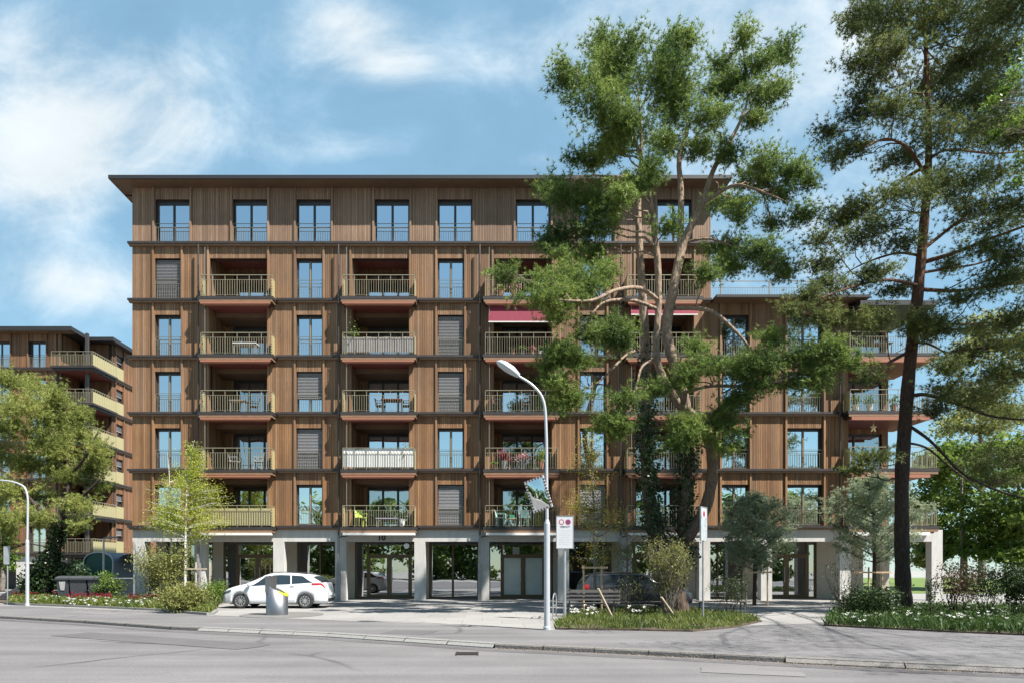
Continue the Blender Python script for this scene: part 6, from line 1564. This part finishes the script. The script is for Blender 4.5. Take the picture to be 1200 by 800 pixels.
# straw star hanging under the corner balcony
c = T(1023.5, 501, D - .5); s = MB(); pts = []
for i in range(10):
    a = PI / 2 + 2 * PI * i / 10; r_ = .2 if i % 2 == 0 else .085; pts.append((c.x + r_ * math.cos(a), c.z + r_ * 1.25 * math.sin(a)))
k0 = len(s.v); s.v += [(x, c.y, z) for x, z in pts] + [(c.x, c.y - .05, c.z), (c.x, c.y + .05, c.z)]
for i in range(10): j = (i + 1) % 10; s.f += [(i, j, 10), (j, i, 11)]
s.bar((c.x, c.y, c.z + .24), (c.x, c.y, ZF[2] - .4), .008)
tag(s.build('hanging_star', simple('straw star', (.55, .42, .2), .7)), 'pale paper star hanging under a corner balcony', 'ornament')
# =================================================================== light, sky, camera
SUN = Vector((.96, -.65, 1.6)).normalized()
sl = bpy.data.lights.new('sun', 'SUN'); sl.energy = SUN_E; sl.angle = math.radians(.53); sl.color = (1.0, .955, .89)
so_ = bpy.data.objects.new('sun', sl); COL.objects.link(so_); so_.rotation_euler = SUN.to_track_quat('Z', 'Y').to_euler(); so_.location = SUN * 60
wd_ = bpy.data.worlds.new('World'); SC.world = wd_; wd_.use_nodes = True
nt = wd_.node_tree; nt.nodes.clear(); L = nt.links.new
out = nt.nodes.new('ShaderNodeOutputWorld'); bg = N(nt, 'ShaderNodeBackground', Strength=SKY_S)
sky = nt.nodes.new('ShaderNodeTexSky'); sky.sky_type = 'NISHITA'; sky.sun_disc = False
sky.sun_elevation = math.asin(SUN.z); sky.sun_rotation = math.atan2(SUN.x, SUN.y); sky.air_density = 1.25; sky.dust_density = .0; sky.ozone_density = 1.8; sky.altitude = 300
tc = nt.nodes.new('ShaderNodeTexCoord'); sp = nt.nodes.new('ShaderNodeSeparateXYZ'); L(tc.outputs['Generated'], sp.inputs[0])
def mth(op, a, b=None, c=None, clamp=False):
    n = nt.nodes.new('ShaderNodeMath'); n.operation = op; n.use_clamp = clamp
    for i, v in enumerate((a, b, c)):
        if v is None: continue
        if hasattr(v, 'is_output'): L(v, n.inputs[i])
        else: n.inputs[i].default_value = v
    return n.outputs[0]
ay = mth('MAXIMUM', mth('ABSOLUTE', sp.outputs['Y']), .05)
U = mth('DIVIDE', sp.outputs['X'], ay); V = mth('DIVIDE', sp.outputs['Z'], ay)
cmb = nt.nodes.new('ShaderNodeCombineXYZ'); L(U, cmb.inputs[0]); L(V, cmb.inputs[1])
def noise(sc, det, rough, dist, sx=1, sy=1, rot=0, off=0):
    mp = nt.nodes.new('ShaderNodeMapping'); mp.inputs['Scale'].default_value = (sx, sy, 1); mp.inputs['Rotation'].default_value = (0, 0, rot); mp.inputs['Location'].default_value = (off, off * .7, 0); L(cmb.outputs[0], mp.inputs['Vector'])
    n = N(nt, 'ShaderNodeTexNoise', Scale=sc, Detail=det, Roughness=rough, Distortion=dist); L(mp.outputs[0], n.inputs['Vector']); return n.outputs['Fac']
n1 = noise(4.6, 10, .62, .35, 1, 1.25, .3, 3.1); n2 = noise(2.2, 7, .62, 1.2, 1, 3.0, -.5, 7.7)
def blob(px, py, rx, ry, amp):
    a = mth('POWER', mth('DIVIDE', mth('SUBTRACT', U, (px - VX) / F), rx / F), 2.0); b = mth('POWER', mth('DIVIDE', mth('SUBTRACT', V, (VY - py) / F), ry / F), 2.0)
    return mth('MULTIPLY', mth('POWER', 2.718, mth('MULTIPLY', mth('ADD', a, b), -1.0)), amp)
acc = None
for q in ((80, 140, 130, 75, 1.0), (25, 40, 90, 50, .65), (195, 75, 60, 40, .5), (210, 150, 45, 60, .35), (40, 210, 90, 50, .75), (110, 335, 90, 40, .7), (30, 320, 70, 60, .5), (420, 50, 80, 48, .9), (400, 15, 60, 30, .5), (470, 85, 50, 30, .4), (330, 150, 220, 40, .16), (420, 175, 120, 18, .25),
          (600, 70, 110, 80, .34), (900, 40, 260, 120, .85), (120, 200, 200, 160, .3), (950, 260, 260, 160, .62), (620, 190, 50, 14, .5), (700, 30, 120, 60, .25)):
    b = blob(*q); acc = b if acc is None else mth('ADD', acc, b)
m = mth('ADD', acc, mth('MULTIPLY_ADD', n1, 1.9, -1.0)); m = mth('ADD', m, mth('MULTIPLY_ADD', n2, .7, -.35))
mr = nt.nodes.new('ShaderNodeMapRange'); mr.interpolation_type = 'SMOOTHSTEP'; mr.inputs['From Min'].default_value = .12; mr.inputs['From Max'].default_value = 1.3; mr.inputs['To Min'].default_value = .45; mr.inputs['To Max'].default_value = .9; L(m, mr.inputs[0])  # lower bound keeps an added veil that lifts the sky brightness
front = nt.nodes.new('ShaderNodeMapRange'); front.interpolation_type = 'SMOOTHSTEP'; front.inputs['From Min'].default_value = -.15; front.inputs['From Max'].default_value = .3; front.inputs['To Min'].default_value = .6; L(sp.outputs['Y'], front.inputs[0])  # veil and clouds weakened behind the camera, shaping light on the house front
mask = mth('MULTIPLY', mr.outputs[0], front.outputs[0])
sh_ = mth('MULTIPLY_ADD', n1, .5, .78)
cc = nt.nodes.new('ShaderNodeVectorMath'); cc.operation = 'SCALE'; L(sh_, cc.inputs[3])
thin = N(nt, 'ShaderNodeMixRGB'); thin.inputs[1].default_value = c4(SKY_LIFT); thin.inputs[2].default_value = c4(CLOUD); m2 = nt.nodes.new('ShaderNodeMapRange'); m2.inputs['From Min'].default_value = .45; m2.inputs['From Max'].default_value = .9; L(mr.outputs[0], m2.inputs[0]); L(m2.outputs[0], thin.inputs[0]); L(thin.outputs[0], cc.inputs[0])  # clear sky takes the added bluish lift, thick cloud the white
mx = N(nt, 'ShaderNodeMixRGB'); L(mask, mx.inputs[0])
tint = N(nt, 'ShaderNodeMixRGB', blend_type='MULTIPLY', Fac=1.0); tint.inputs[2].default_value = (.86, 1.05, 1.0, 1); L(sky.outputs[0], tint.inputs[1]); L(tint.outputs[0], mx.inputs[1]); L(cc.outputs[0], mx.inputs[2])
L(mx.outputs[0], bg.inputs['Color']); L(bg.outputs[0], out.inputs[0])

cam = bpy.data.cameras.new('camera'); co = bpy.data.objects.new('camera', cam); COL.objects.link(co)
co.location = (0, 0, CAMZ); co.rotation_euler = (PI / 2, 0, 0)
cam.sensor_fit = 'HORIZONTAL'; cam.sensor_width = 36; cam.lens = 36 * F / 1200; cam.shift_x = (600 - VX) / 1200; cam.shift_y = (VY - 400) / 1200
cam.clip_start = .1; cam.clip_end = 2000
SC.camera = co
SC.view_settings.view_transform = 'Standard'; SC.view_settings.look = 'None'; SC.view_settings.exposure = EXPO; SC.view_settings.gamma = 1; SC.view_settings.use_curve_mapping = False
SC.render.engine = 'CYCLES'; SC.cycles.max_bounces = 8; SC.cycles.transparent_max_bounces = 16; SC.cycles.use_denoising = DENOISE; SC.cycles.denoiser = 'OPENIMAGEDENOISE'; SC.cycles.denoising_input_passes = 'RGB_ALBEDO_NORMAL'; SC.cycles.denoising_prefilter = 'NONE'
